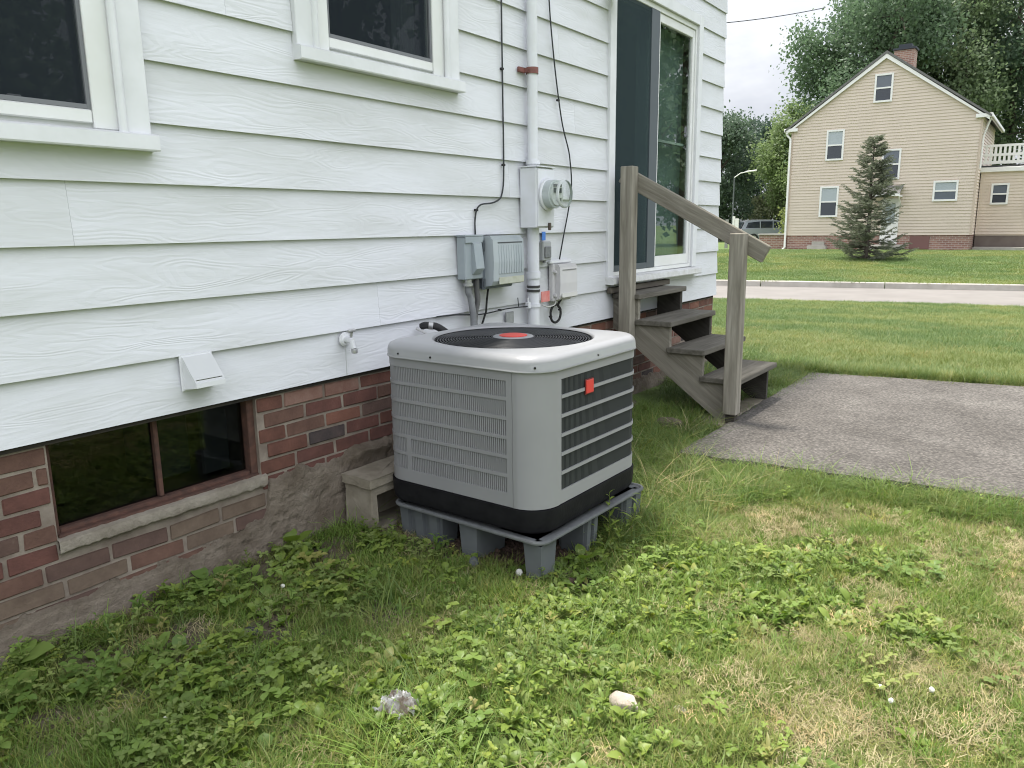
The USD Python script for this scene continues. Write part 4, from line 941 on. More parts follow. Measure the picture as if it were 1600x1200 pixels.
V = [np.stack([XY[..., 0], XY[..., 1], Zp], -1).reshape(-1, 3)]
ix = np.arange(12000).reshape(120, 100); F_ = [np.stack([ix[:-1, :-1], ix[1:, :-1], ix[1:, 1:], ix[:-1, 1:]], -1).reshape(-1, 4)]
ring = np.r_[ix[:, 0], ix[-1, 1:], ix[-2::-1, -1], ix[0, -2:0:-1]]
low = V[0][ring].copy(); low[:, 2] = -0.06; k0 = 12000; m_ = len(ring)
V.append(low); F_.append(np.array([(k0 + i, k0 + (i + 1) % m_, ring[(i + 1) % m_], ring[i]) for i in range(m_)]))
patio_m = usdkit.material(stage, '/World/Looks/patio_aggregate', {'tc': ('texture_coordinate', {}), 'n': ('noise_texture', {'scale': 2.2, 'detail': 6.0, 'roughness': 0.65}), 'r': ('rgb_ramp', {'ramp': [(0.34, (0.105, 0.096, 0.087)), (0.55, (0.138, 0.127, 0.116)), (0.72, (0.178, 0.166, 0.151))]}),
    'v': ('voronoi_texture', {'scale': 48.0, 'feature': 'f1'}), 'vr': ('rgb_ramp', {'ramp': [(0.0, (1.7, 1.65, 1.55)), (0.30, (1.0, 1.0, 1.0)), (0.75, (0.55, 0.55, 0.55))]}), 'n2': ('noise_texture', {'scale': 70.0, 'detail': 5.0, 'roughness': 0.75}), 'n2r': ('map_range', {'from_min': 0.3, 'from_max': 0.7, 'to_min': 0.5, 'to_max': 1.6}),
    'mx': ('mix_color', {'blend_type': 'multiply', 'fac': 0.8, 'use_clamp': False, 'use_clamp_result': False}), 'h': ('hsv', {}), 'b': ('bump', {'strength': 0.8, 'distance': 0.006}), 'p': ('principled_bsdf', {'roughness': 0.9, 'specular_ior_level': 0.25})},
    [('tc.object', 'n.vector'), ('tc.object', 'v.vector'), ('tc.object', 'n2.vector'), ('n.fac', 'r.fac'), ('v.distance', 'vr.fac'), ('r.color', 'mx.a'), ('vr.color', 'mx.b'), ('mx.result', 'h.color'), ('n2.fac', 'n2r.value'), ('n2r.result', 'h.value'), ('h.color', 'p.base_color'), ('v.distance', 'b.height'), ('b.normal', 'p.normal')], surface='p.BSDF')
obj('patio', (np.vstack(V), np.vstack([F_[0], F_[1]])), patio_m, smooth=30, kind='structure')
obj('footing', MB().box(0.70, 0.925, 0.90, 1.88, -0.05, 0.078, .012), concrete, label='low concrete footing under the foot of the wooden steps, at the patio edge', cat='footing')

# ------------------------------------------------------------------ the cream house across the road
HX0, HY0, HB = -7.2, 30.94, 0.25
cream = mat('cream_siding', (0.72, 0.612, 0.525), (0.76, 0.647, 0.56), scale=1.2, rough=0.6)
fwhite = mat('far_white_trim', (0.76, 0.75, 0.73), rough=0.5)
shing = mat('far_shingles', (0.12, 0.118, 0.115), (0.17, 0.165, 0.16), scale=9, rough=0.9)
farbrick = usdkit.material(stage, '/World/Looks/far_brick', {'tc': ('texture_coordinate', {}), 'sx': ('separate_xyz', {}), 'cx': ('combine_xyz', {}), 'ad': ('math', {'math_type': 'add'}), 'b': ('brick_texture', {'scale': 1.0, 'brick_width': 0.22, 'row_height': 0.075, 'mortar_size': 0.008, 'color1': (0.20, 0.10, 0.08), 'color2': (0.30, 0.17, 0.13), 'mortar': (0.38, 0.34, 0.30)}), 'p': ('principled_bsdf', {'roughness': 0.9})},
    [('tc.object', 'sx.vector'), ('sx.x', 'ad.value1'), ('sx.y', 'ad.value2'), ('ad.value', 'cx.x'), ('sx.z', 'cx.y'), ('cx.vector', 'b.vector'), ('b.color', 'p.base_color')], surface='p.BSDF')
ch = thing('cream_house', 'cream clapboard two-storey house with brick base and gable facing the road', 'house', loc=(HX0, HY0, HB))
HW, HE, HP, HD = 6.95, 5.08, 7.56, 6.6
obj('foundation', MB().box(0.02, HW - 0.02, 0.03, HD - .03, -0.5, 0.62), farbrick, ch)
core_ = MB().prism([(0.03, 0.60), (HW - 0.03, 0.60), (HW - .03, HE), (HW / 2, HP - 0.05), (0.03, HE)], 'y', 0.04, HD - 0.05)
obj('wall', core_, cream, ch)
m = MB(); rh = 0.118; z = 0.60
half = lambda z: HW / 2 if z <= HE else HW / 2 * max(0.0, (HP - z) / (HP - HE))
while z < HP - 0.05:
    a, b_ = half(z), half(min(z + rh, HP)); cx_ = HW / 2
    m.add([(cx_ - a, 0.002, z), (cx_ + a, 0.002, z), (cx_ + b_, 0.022, z + rh), (cx_ - b_, 0.022, z + rh), (cx_ - a, 0.03, z), (cx_ + a, 0.03, z)], [(0, 1, 2, 3), (4, 5, 1, 0)])
    if z < HE:
        for xw, sg2 in ((HW, 1), (0.0, -1)):
            m.add([(xw - sg2 * .002, 0.0, z), (xw - sg2 * .002, HD, z), (xw - sg2 * .022, HD, z + rh), (xw - sg2 * .022, 0.0, z + rh), (xw - sg2 * .03, 0, z), (xw - sg2 * .03, HD, z)], [(0, 1, 2, 3), (4, 5, 1, 0)])
    z += rh
obj('clapboards', m, cream, ch, kind='stuff')
m = MB()
for sx in (-1, 1):
    e0, e1 = np.array([HW / 2 + sx * (HW / 2 + 0.30), 0, HE - 0.16]), np.array([HW / 2, 0, HP + 0.06])
    m.prism([(e0[0], e0[2] + 0.0), (e0[0], e0[2] + 0.09), (e1[0], e1[2] + 0.10), (e1[0], e1[2])], 'y', -0.12, HD + 0.12)
rf = obj('roof', m, shing, ch)
m = MB()
for sx in (-1, 1):
    e0, e1 = np.array([HW / 2 + sx * (HW / 2 + 0.24), HE - 0.17]), np.array([HW / 2, HP + 0.05])
    d = 0.17
    m.prism([(e0[0], e0[1] - d * .5), (e0[0], e0[1] + 0.0), (e1[0], e1[1]), (e1[0], e1[1] - d)], 'y', -0.10, -0.02)
obj('rake_board', m, fwhite, ch)
for x0, x1 in ((-0.34, 0.22), (HW - 0.22, HW + 0.34)):
    obj('eave_return', MB().box(x0, x1, -0.11, 0.0, HE - 0.16, HE - 0.02, .01), fwhite, ch)
for x0, x1 in ((-0.34, -0.22), (HW + 0.22, HW + 0.34)):
    obj('gutter', MB().box(x0, x1, 0.001, HD + .1, HE - 0.15, HE - 0.03, .01), fwhite, ch)
for xx in (0.0, HW):
    obj('corner_board', MB().box(xx - 0.035, xx + 0.035, -0.012, 0.05, 0.60, HE - 0.17), mat('corner_tan_%d' % int(xx), (0.50, 0.41, 0.33), rough=0.6), ch)
obj('downspout', MB().tube([(-0.26, 0.0, HE - .16), (-0.20, -0.02, HE - 0.3), (-0.06, -0.05, HE - 0.45), (-0.05, -0.05, 0.1), (-0.12, -0.12, 0.0)], 0.045, 8), fwhite, ch, smooth=True)
obj('downspout', MB().tube([(HW + 0.26, 0.2, HE - .16), (HW + 0.18, 0.25, HE - 0.4), (HW + 0.06, 0.3, HE - 0.8), (HW + 0.06, 0.3, 3.1)], 0.04, 8), fwhite, ch, smooth=True)
chim = obj('chimney', MB().box(3.15, 3.95, 3.2, 3.9, 6.2, 8.28), farbrick, rf)
obj('cap', MB().box(3.10, 4.0, 3.15, 3.95, 8.285, 8.36).box(3.3, 3.8, 3.3, 3.8, 8.36, 8.52), mat('chimney_cap_dark', (0.03, 0.035, 0.045), rough=0.6), chim)
pane_d = mat('far_pane_dark', (0.045, 0.05, 0.06), rough=0.08, spec=0.6)
pane_l = mat('far_pane_blind', (0.36, 0.40, 0.42), rough=0.12, spec=0.6)
pane_g = mat('far_pane_grey', (0.12, 0.135, 0.16), rough=0.1, spec=0.6)


def far_window(par, x0, x1, z0, z1, up, lo, y=0.0, f=0.07):
    zm = (z0 + z1) / 2
    w = obj('window', MB().box(x0, x0 + f, y - .03, y + .02, z0, z1).box(x1 - f, x1, y - .03, y + .02, z0, z1).box(x0 + f, x1 - f, y - .03, y + .02, z1 - f, z1).box(x0 + f, x1 - f, y - .045, y + .02, z0, z0 + f).box(x0 + f, x1 - f, y - .025, y + .02, zm - .03, zm + .03), fwhite, par)
    obj('pane', MB().box(x0 + f, x1 - f, y - .008, y + .03, zm + .03, z1 - f), up, w)
    obj('pane', MB().box(x0 + f, x1 - f, y - .012, y + .03, z0 + f, zm - .03), lo, w)


far_window(ch, 3.10, 3.78, 5.80, 6.88, pane_g, pane_d)
far_window(ch, 1.40, 2.10, 3.66, 4.88, pane_l, pane_d)
far_window(ch, 3.58, 4.28, 2.80, 3.98, pane_g, pane_d)
far_window(ch, 1.28, 2.03, 1.36, 2.62, pane_l, pane_d)
far_window(ch, 5.52, 6.38, 1.90, 2.68, pane_l, pane_g)
aw = obj('awning', MB().prism([(0.0, 2.56), (0.0, 2.50), (-0.75, 2.20), (-0.78, 2.24)], 'x', 3.42, 4.46), shing, ch)
obj('fascia', MB().box(3.40, 4.48, -0.80, -0.77, 2.12, 2.22).box(3.42, 3.46, -0.74, -0.01, 2.10, 2.17).box(4.42, 4.46, -0.74, -0.01, 2.10, 2.17).bar((4.43, -0.02, 1.75), (4.43, -0.70, 2.12), .04, .04), fwhite, aw)
dr_ = obj('door', MB().box(3.74, 4.38, -0.02, 0.05, 0.25, 2.05), fwhite, ch)
obj('pane', MB().box(3.88, 4.24, -0.024, 0.0, 1.1, 1.85), pane_l, dr_)
obj('door_step', MB().box(3.5, 4.7, -0.75, 0.02, -0.2, 0.22, .01), kerb_m, ch)
obj('basement_hatch', MB().box(4.86, 5.55, 0.0, 0.04, 0.06, 0.56), mat('hatch_brown', (0.17, 0.09, 0.08), rough=0.8), ch)
obj('vent_step', MB().box(0.95, 1.7, -0.25, 0.02, -0.1, 0.18, .01).box(1.1, 1.6, -0.12, 0.02, 0.18, 0.35, .01), kerb_m, ch)
# flat-roofed wing with a balcony railing
WX0, WX1, WY = HW + 0.02, HW + 5.4, 1.55
obj('wing_wall', MB().box(WX0, WX1, WY + .04, WY + 4.5, 0.55, 3.0), cream, ch)
m = MB(); z = 0.60
while z < 2.96:
    m.add([(WX0, WY + .002, z), (WX1, WY + .002, z), (WX1, WY + .022, z + rh), (WX0, WY + .022, z + rh), (WX0, WY + .04, z), (WX1, WY + .04, z)], [(0, 1, 2, 3), (4, 5, 1, 0)]); z += rh
obj('wing_clapboards', m, cream, ch, kind='stuff')
obj('wing_base', MB().box(WX0, WX1, WY + .05, WY + 4.4, -0.4, 0.598), mat('wing_base_brown', (0.145, 0.115, 0.10), (0.18, 0.15, 0.13), scale=2, rough=0.9), ch)
obj('wing_cornice', MB().box(WX0 - .05, WX1 + .1, WY - .10, WY + 4.6, 3.0, 3.18, .01), fwhite, ch)
obj('wing_deck', MB().box(WX0 - .02, WX1, WY - .04, WY + 4.5, 3.181, 3.25), mat('deck_dark', (0.06, 0.06, 0.06), rough=0.9), ch)
rl = obj('railing', MB().box(WX0 + .01, WX1, WY + .02, WY + .07, 3.95, 4.04).box(WX0 + .01, WX1, WY + .02, WY + .07, 3.60, 3.70).box(WX0 + .01, WX1, WY + .02, WY + .07, 3.30, 3.42), fwhite, ch)
for i in range(34):
    x = WX0 + 0.06 + i * 0.155
    obj('baluster', MB().box(x, x + 0.085, WY + .025, WY + .06, 3.42, 3.95), fwhite, rl)
far_window(ch, HW + 0.42, HW + 1.02, 1.75, 2.56, pane_g, pane_d, WY)
obj('meter_cabinet', MB().box(HW + 1.66, HW + 2.1, WY - .12, WY + .02, 1.35, 1.95, .01), mat('cabinet_pale', (0.60, 0.66, 0.62), rough=0.5), ch)
pw_ = thing('porch_wall', 'low brick wall with pale coping left of the cream house', 'wall', loc=(0, 0, 0))
obj('brickwork', MB().box(-8.45, -7.24, 31.1, 31.4, -0.2, 0.86), farbrick, pw_)
obj('coping', MB().box(-8.5, -7.24, 31.05, 31.45, 0.861, 0.92, .01), kerb_m, pw_)
obj('path', MB().box(-7.15, -0.3, 30.55, 30.93, -0.1, 0.262).box(-0.2, 5.0, 31.6, 32.4, 0.0, 0.36), kerb_m, kind='structure')

# ------------------------------------------------------------------ trees
def crown_leaves(r, centres, per, sig, size, up=0.3):
    n = len(centres) * per
    c = np.repeat(np.asarray(centres), per, 0); g = r.normal(size=(n, 3)); g *= (0.55 + 0.45 * r.random((n, 1)))
    c = c + g * np.asarray(sig)
    d = r.normal(size=(n, 3)); d[:, 2] -= 0.15; d /= np.linalg.norm(d, axis=1, keepdims=True)
    q = r.normal(size=(n, 3)); q[:, 2] += up * 3; s = np.cross(d, q); s /= np.linalg.norm(s, axis=1, keepdims=True)
    nn = np.cross(s, d)
    L_ = (size * (0.65 + 0.7 * r.random(n)))[:, None]; W_ = L_ * 0.36
    v = np.stack([c - d * L_ * .5, c + s * W_ - nn * L_ * .05, c + d * L_ * .5, c - s * W_ - nn * L_ * .05], 1).reshape(-1, 3)
    b = np.arange(n)[:, None] * 4
    f = np.concatenate([b + [0, 1, 2], b + [0, 2, 3]], 0)
    return v, f


def tree(name, seed, h, rad, z_low, clusters, per, size, bark, leaf, label, loc, group=None, squash=1.0, sig=0.55, lobes=7, cat='tree'):
    r = np.random.default_rng(seed)
    t = thing(name, label, cat, group, loc=loc)
    w = MB(); zt = np.linspace(-0.4, h * 0.72, 9); bend = np.cumsum(r.normal(0, 0.10, (9, 2)), 0) * (h / 14)
    w.tube(np.c_[bend, zt], np.linspace(h * 0.024, h * 0.006, 9), 8)
    # the crown is a heap of lobes of unequal size; clumps sit mostly in the lobes' outer shell
    cz = (z_low + h) / 2; hz = (h - z_low) / 2; C, R_ = [], []
    for k in range(lobes):
        a = k * 2.4 + r.uniform(-.4, .4); zz = (k + 0.5) / lobes * 2 - 1; rr_ = rad * math.sqrt(max(0.08, 1 - abs(zz) ** 2.2)) * 0.62
        C.append((rr_ * math.cos(a), rr_ * math.sin(a), cz + hz * zz * 0.78)); R_.append(rad * r.uniform(0.42, 0.62))
    C, R_ = np.array(C), np.array(R_)
    pick = r.choice(lobes, clusters, p=R_ ** 2 / (R_ ** 2).sum()); u = r.normal(size=(clusters, 3)); u /= np.linalg.norm(u, axis=1, keepdims=True)
    P_ = C[pick] + u * (R_[pick] * (0.35 + 0.65 * r.random(clusters) ** 0.5))[:, None] * np.array([1, 1, squash])
    P_[:, 2] = np.clip(P_[:, 2], z_low * 0.8, h)
    for k in range(lobes):
        base = np.array([*bend[min(8, 2 + k * 6 // lobes)], zt[min(8, 2 + k * 6 // lobes)]])
        mid = (base + C[k]) / 2 + r.normal(0, 0.12 * rad, 3)
        w.tube([base, mid, C[k], C[k] + (C[k] - base) * 0.25], [h * 0.010, h * 0.007, h * 0.004, h * 0.0015], 6)
        for j in r.choice(np.nonzero(pick == k)[0], min(5, (pick == k).sum()), replace=False):
            w.tube([C[k], (C[k] + P_[j]) / 2 + r.normal(0, .1, 3), P_[j]], [h * 0.0035, h * 0.0022, h * 0.001], 5)
    obj('trunk', w, bark, t, smooth=True)
    obj('crown', crown_leaves(r, P_, per, sig, size), leaf, t)
    return t


bark = mat('tree_bark', (0.055, 0.045, 0.036), (0.10, 0.085, 0.07), scale=6, stretch=(4, 4, 1), rough=0.95, bump=0.6, bscale=20)
lf_a = leafmat('leaves_maple', (0.078, 0.122, 0.078), (0.150, 0.215, 0.125), 0.36, old=False)
lf_b = leafmat('leaves_light', (0.110, 0.160, 0.072), (0.190, 0.250, 0.110), 0.36, old=False)
lf_c = leafmat('leaves_dark', (0.060, 0.092, 0.070), (0.115, 0.160, 0.105), 0.32, old=False)
lf_d = leafmat('leaves_olive', (0.090, 0.110, 0.065), (0.160, 0.180, 0.110), 0.28, old=False)
G_BACK = None
tree('maple_tree', 1, 16.5, 4.6, 2.0, 340, 170, 0.20, bark, lf_a, 'tall dark green tree rising left of the cream house gable', (-7.6, 48.2, 0.1), sig=0.62)
tree('maple_tree', 2, 18.5, 4.6, 3.0, 280, 165, 0.20, bark, lf_a, 'tall dense tree behind the ridge of the cream house', (-4.0, 52.0, 0.2), sig=0.62)
tree('maple_tree', 3, 19.5, 4.8, 3.0, 105, 140, 0.20, bark, lf_a, 'loose tall tree behind the chimney with sky showing through', (-0.6, 54.5, 0.2), sig=0.66)
tree('maple_tree', 4, 17.5, 5.0, 2.0, 150, 145, 0.20, bark, lf_a, 'tall tree behind the balcony at the right edge', (2.9, 51.0, 0.2), sig=0.64)
tree('green_tree', 5, 9.2, 2.7, 0.8, 150, 100, 0.22, bark, lf_b, 'fresh green lower tree just left of the cream house', (-13.4, 54.0, 0.0), sig=0.5)
tree('green_tree', 6, 10.5, 3.2, 1.0, 170, 100, 0.23, bark, lf_b, 'mid green tree between the dark tree and the cream house', (-15.4, 62.0, 0.0), sig=0.55)
tree('dark_tree', 7, 10.2, 2.6, 0.8, 150, 100, 0.22, bark, lf_c, 'dark tree partly hidden by the white house corner', (-19.3, 55.5, 0.0), sig=0.5)
tree('dark_tree', 8, 10.8, 3.0, 1.5, 140, 100, 0.23, bark, lf_c, 'dark rounded tree behind the street lamp', (-20.4, 66.0, 0.0), sig=0.55)
tree('shrub', 9, 3.5, 1.75, 0.3, 90, 60, 0.17, bark, lf_d, 'round olive green shrub behind the parked car', (-15.2, 55.3, 0.0), sig=0.32, cat='shrub')
tree('shrub', 10, 2.4, 1.3, 0.2, 60, 60, 0.16, bark, lf_b, 'small light green bush at the left foot of the cream house', (-11.4, 49.0, 0.0), sig=0.28, cat='shrub')
# trees on the near side of the yard, seen only as reflections in the panes
for i, (x, y, hh) in enumerate(((15.0, 0.5, 10), (14.5, 11.0, 11), (11.5, 23.0, 13), (14.0, 36.0, 14))):
    tree('yard_tree', 20 + i, hh, 3.6, 1.2, 110, 50, 0.36, bark, lf_a, 'tree across the yard, ' + ('opposite the near window', 'opposite the small window', 'opposite the sliding door', 'far along the road')[i], (x, y, 0.1), sig=0.6)

# young spruce in front of the cream house
r = np.random.default_rng(90)
spr = thing('spruce_tree', 'young spruce with ragged tiers of branches on the lawn before the cream house', 'tree', loc=(-2.63, 24.0, 0.17))
H_ = 4.05
obj('trunk', MB().tube([(0, 0, -0.2), (0.03, 0, 1.5), (-0.02, 0.02, 2.8), (0.02, 0, H_ - .15)], [0.075, 0.055, 0.035, 0.010], 8), bark, spr, smooth=True)
Vn, Fn, kN = [], [], 0; wd_ = MB(); z = 0.12
while z < H_ - 0.12:
    u = z / H_; Lb = 1.30 * (1 - u) ** 0.85 * (0.8 if u < 0.06 else 1.0) + 0.06
    for j in range(7 if u < .75 else 6):
        a = r.uniform(0, TAU); Lk = Lb * r.uniform(0.68, 1.12); lift = r.uniform(-0.16, 0.14) + 0.35 * u
        st_ = np.linspace(0, 1, 6)
        B_ = np.c_[np.cos(a) * st_ * Lk, np.sin(a) * st_ * Lk, z + r.uniform(-.06, .06) + Lk * (lift * st_ - 0.22 * st_ * (1 - st_) * 2 + 0.10 * st_ ** 3)]
        wd_.tube(B_, np.linspace(0.014, 0.004, 6) * (1.2 - u), 4)
        nT = int(5 + Lk * 13)
        for q_ in np.linspace(0.22, 1.0, nT):
            p0 = np.array([np.interp(q_, st_, B_[:, k]) for k in range(3)]); sgn = 1 if r.random() < .5 else -1
            aa = a + sgn * r.uniform(0.5, 1.0) * (q_ < .97); tl = 0.13 + 0.22 * (1 - q_) * Lk
            dv = np.array([math.cos(aa), math.sin(aa), r.uniform(-0.25, 0.18)]); dv /= np.linalg.norm(dv)
            m_ = int(8 + tl * 44); tpos = np.linspace(0.05, 1.0, m_)[:, None] * tl
            base = p0 + tpos * dv
            nd = r.normal(size=(m_, 3)); nd -= (nd @ dv)[:, None] * dv; nd /= np.linalg.norm(nd, axis=1, keepdims=True); nd[:, 2] = nd[:, 2] * .8 + .15
            tip = base + nd * 0.055 + dv * 0.045; sd = np.cross(nd, dv) * 0.013
            Vn.append(np.stack([base - sd, base + sd, tip], 1).reshape(-1, 3)); kk = np.arange(m_)[:, None] * 3 + kN
            Fn.append(kk + [0, 1, 2]); kN += 3 * m_
    z += 0.150 * (1.15 - 0.45 * u)
lf_s = leafmat('spruce_needles', (0.095, 0.113, 0.078), (0.205, 0.225, 0.155), 0.2, rough=0.6, old=False)
obj('branches', wd_, bark, spr, smooth=True)
obj('needles', (np.vstack(Vn), np.vstack(Fn)), lf_s, spr, kind='stuff')

# ------------------------------------------------------------------ parked car, street lamp, sign, cable
car = thing('parked_car', 'silver grey estate car parked beyond the porch wall of the cream house', 'car', loc=(-14.15, 51.5, 0.0), rotz=math.radians(35))
cp_m = mat('car_paint_grey', (0.30, 0.32, 0.36), rough=0.25, spec=0.6, metal=0.4, coat=0.6)
cb = [(-2.32, 0.42), (-2.36, 0.75), (-2.28, 0.98), (-0.9, 1.02), (1.0, 0.98), (2.05, 0.84), (2.32, 0.68), (2.35, 0.42), (1.85, 0.32), (-1.9, 0.32)]
low_b = sg.Polygon(cb).buffer(0.06).buffer(-0.06)
body_b = MB().prism(low_b, 'y', -0.88, 0.88)
obj('body', body_b, cp_m, car, smooth=20)
gh0 = [(-2.26, 0.98), (-1.95, 1.50), (-1.5, 1.60), (0.1, 1.58), (0.55, 1.46), (1.25, 0.99)]
def trap(pts, y0, y1, inset):
    a = np.array([(x, y0 + (z - 0.98) * inset, z) for x, z in pts]); b = np.array([(x, y1 - (z - 0.98) * inset, z) for x, z in pts]); n = len(pts)
    m = MB().loft([a, b]); m.add(a, [(0, i + 1, i) for i in range(1, n - 1)]); m.add(b, [(0, i, i + 1) for i in range(1, n - 1)]); return m
obj('cabin', trap(gh0, -0.84, 0.84, 0.22), cp_m, car, smooth=20)
cg = mat('car_glass', (0.015, 0.018, 0.022), rough=0.05, spec=0.8)
for pts in ([(-1.98, 1.06), (-1.78, 1.42), (-1.0, 1.50), (-1.0, 1.06)], [(-0.92, 1.06), (-0.92, 1.50), (-0.12, 1.50), (-0.12, 1.06)], [(-0.04, 1.06), (-0.04, 1.50), (0.45, 1.42), (0.95, 1.06)]):
    obj('window', trap(pts, -0.852, 0.852, 0.22), cg, car)
obj('windscreen', MB().add([(1.22, -0.72, 1.02), (1.22, 0.72, 1.02), (0.60, 0.60, 1.46), (0.60, -0.60, 1.46)], [(0, 1, 2, 3)]), cg, car)
obj('rear_window', MB().add([(-2.28, -0.68, 1.06), (-2.28, 0.68, 1.06), (-2.02, 0.6, 1.46), (-2.02, -0.6, 1.46)], [(0, 1, 2, 3)]), cg, car)
for x in (-1.42, 1.45):
    for y in (-0.80, 0.80):
        w_ = obj('wheel', MB().lathe([(0.20, -0.10), (0.33, -0.10), (0.345, -0.06), (0.345, 0.06), (0.33, 0.10), (0.20, 0.10)], 24, (x, y, 0.34), 'y'), black_rubber, car, smooth=40)
        obj('rim', MB().lathe([(0.0, -0.08), (0.2, -0.105), (0.2, 0.105), (0.0, 0.08)], 16, (x, y, 0.34), 'y'), metal, w_, smooth=30)
obj('headlight', MB().box(2.18, 2.34, -0.84, -0.5, 0.66, 0.80, .03), mat('car_lamp', (0.7, 0.7, 0.72), rough=0.1), car)
tl_m = mat('car_tail', (0.35, 0.02, 0.02), rough=0.2)
for y0, y1 in ((-0.86, -0.62), (0.62, 0.86)):
    obj('tail_light', MB().box(-2.385, -2.25, y0, y1, 0.78, 0.98, .03), tl_m, car)
for y_ in (-0.62, 0.62):
    obj('roof_rail', MB().bar((-1.8, y_, 1.60), (0.0, y_, 1.62), 0.03, 0.03), metal, car)
for y0, y1 in ((-1.02, -0.86), (0.86, 1.02)):
    obj('mirror', MB().box(0.72, 0.9, y0, y1, 1.02, 1.16, .03), cp_m, car)
slamp = thing('street_lamp', 'grey street lamp with a pale head on a bent arm beside the dark trees', 'street lamp')
lp0 = np.array([-14.6, 45.0])
obj('pole', MB().tube([(*lp0, -0.1), (*lp0, 4.2)], [0.06, 0.04], 8), mat('pole_grey', (0.10, 0.11, 0.11), rough=0.6), slamp, smooth=True)
e_ = lp0 + np.array([0.8176, 0.5758]) * 0.75
obj('arm', MB().tube([(*lp0, 4.2), (*(lp0 * .5 + e_ * .5), 4.46), (*e_, 4.54)], 0.03, 8), fwhite, slamp, smooth=True)
obj('lamp_head', MB().bar((*e_, 4.55), (*(e_ + np.array([0.8176, 0.5758]) * 0.62), 4.62), 0.26, 0.10, c=.03), fwhite, slamp)
sn = thing('sign_post', 'small pale sign on a post between the house corner and the car', 'sign')
obj('post', MB().box(-11.13, -11.03, 35.15, 35.25, -0.1, 1.75), fwhite, sn)
obj('panel', MB().box(-11.02, -10.82, 35.17, 35.21, 1.15, 1.62, .01), fwhite, sn)
obj('post_behind', MB().box(-11.8, -11.66, 36.0, 36.1, -0.1, 1.6), mat('sign_post_grey', (0.25, 0.25, 0.24), rough=0.7), sn)
a_, b_ = np.array([-13.5, 29.6, 9.98]), np.array([-9.6, 44.4, 13.2])
tt = np.linspace(0, 1, 24)[:, None]
obj('overhead_cable', MB().tube(a_ + (b_ - a_) * tt + np.c_[np.zeros((24, 2)), -0.5 * 4 * tt * (1 - tt) * 0.4], 0.022, 5), thin, label='thin overhead cable crossing the sky from the house corner to the trees', cat='cable')
# ------------------------------------------------------------------ grass, weeds, litter
def scatter(name, protos, P_, yaw, sc, idx, label, cat, tilt=None):
    path = '/World/' + numbered('/World', name)
    pi = UsdGeom.PointInstancer.Define(stage, path); tg = []
    for i, (mesh, m) in enumerate(protos):
        pp_ = f'{path}/protos/plant_{i:03d}'
        q = usdkit.mesh(stage, pp_, mesh.get() if isinstance(mesh, MB) else mesh, m, True); q.CreateDoubleSidedAttr(True); tg.append(pp_)
    pi.CreatePrototypesRel().SetTargets(tg)
    pi.CreateProtoIndicesAttr(Vt.IntArray.FromNumpy(np.asarray(idx, np.int32)))
    pi.CreatePositionsAttr(Vt.Vec3fArray.FromNumpy(np.asarray(P_, np.float32)))
    s3 = np.repeat(np.asarray(sc, np.float32)[:, None], 3, 1) if np.ndim(sc) == 1 else np.asarray(sc, np.float32)
    pi.CreateScalesAttr(Vt.Vec3fArray.FromNumpy(s3))
    n = len(P_); tl = np.zeros((n, 2)) if tilt is None else tilt
    q = np.zeros((n, 4)); h = np.asarray(yaw) / 2
    cx_, sx_, cy_, sy_ = np.cos(tl[:, 0] / 2), np.sin(tl[:, 0] / 2), np.cos(tl[:, 1] / 2), np.sin(tl[:, 1] / 2)
    # tilt about x then y, then yaw about z
    tw, tx, ty, tz = cx_ * cy_, sx_ * cy_, cx_ * sy_, -sx_ * sy_
    cz_, sz_ = np.cos(h), np.sin(h)
    w, x, y, z = cz_ * tw - sz_ * tz, cz_ * tx - sz_ * ty, cz_ * ty + sz_ * tx, cz_ * tz + sz_ * tw
    pi.CreateOrientationsAttr(Vt.QuathArray([Gf.Quath(float(a), float(b), float(c_), float(d)) for a, b, c_, d in zip(w, x, y, z)]))
    return tag(path, label, cat, None, 'stuff')


def blades(r, n, rad, h0, h1, w, lean, curl=0.5, flat=False):
    """n grass blades over a disc: (vertices, faces)"""
    a = r.uniform(0, TAU, n); q = rad * np.sqrt(r.random(n)); p = np.c_[q * np.cos(a), q * np.sin(a), np.full(n, -0.006)]
    h = r.uniform(h0, h1, n); ya = r.uniform(0, TAU, n); ln = lean * r.uniform(0.2, 1.0, n)
    d = np.c_[np.cos(ya), np.sin(ya), np.zeros(n)]; s = np.c_[-np.sin(ya), np.cos(ya), np.zeros(n)]
    V = []
    for i, t in enumerate((0, 0.4, 0.75, 1.0)):
        if flat:
            o = d * (h * t)[:, None] + np.array([0, 0, 1.0]) * (0.012 + r.random(n) * 0.012 + 0.02 * np.sin(t * 3) * r.random(n))[:, None]
        else:
            o = d * (h * (ln * t + curl * ln * t * t))[:, None] + np.array([0, 0, 1.0]) * (h * t * (1 - 0.45 * np.minimum(ln * curl * 2, 1.2) * t))[:, None]
        ww = (w * (1 - t) ** 0.6 * (0.7 + 0.6 * r.random(n)) / 2)[:, None]
        V += [p + o - s * ww, p + o + s * ww] if i < 3 else [p + o]
    V = np.stack(V, 1).reshape(-1, 3); b = np.arange(n)[:, None] * 7
    F = np.concatenate([b + k for k in ([0, 1, 3], [0, 3, 2], [2, 3, 5], [2, 5, 4], [4, 5, 6])])
    return V, F


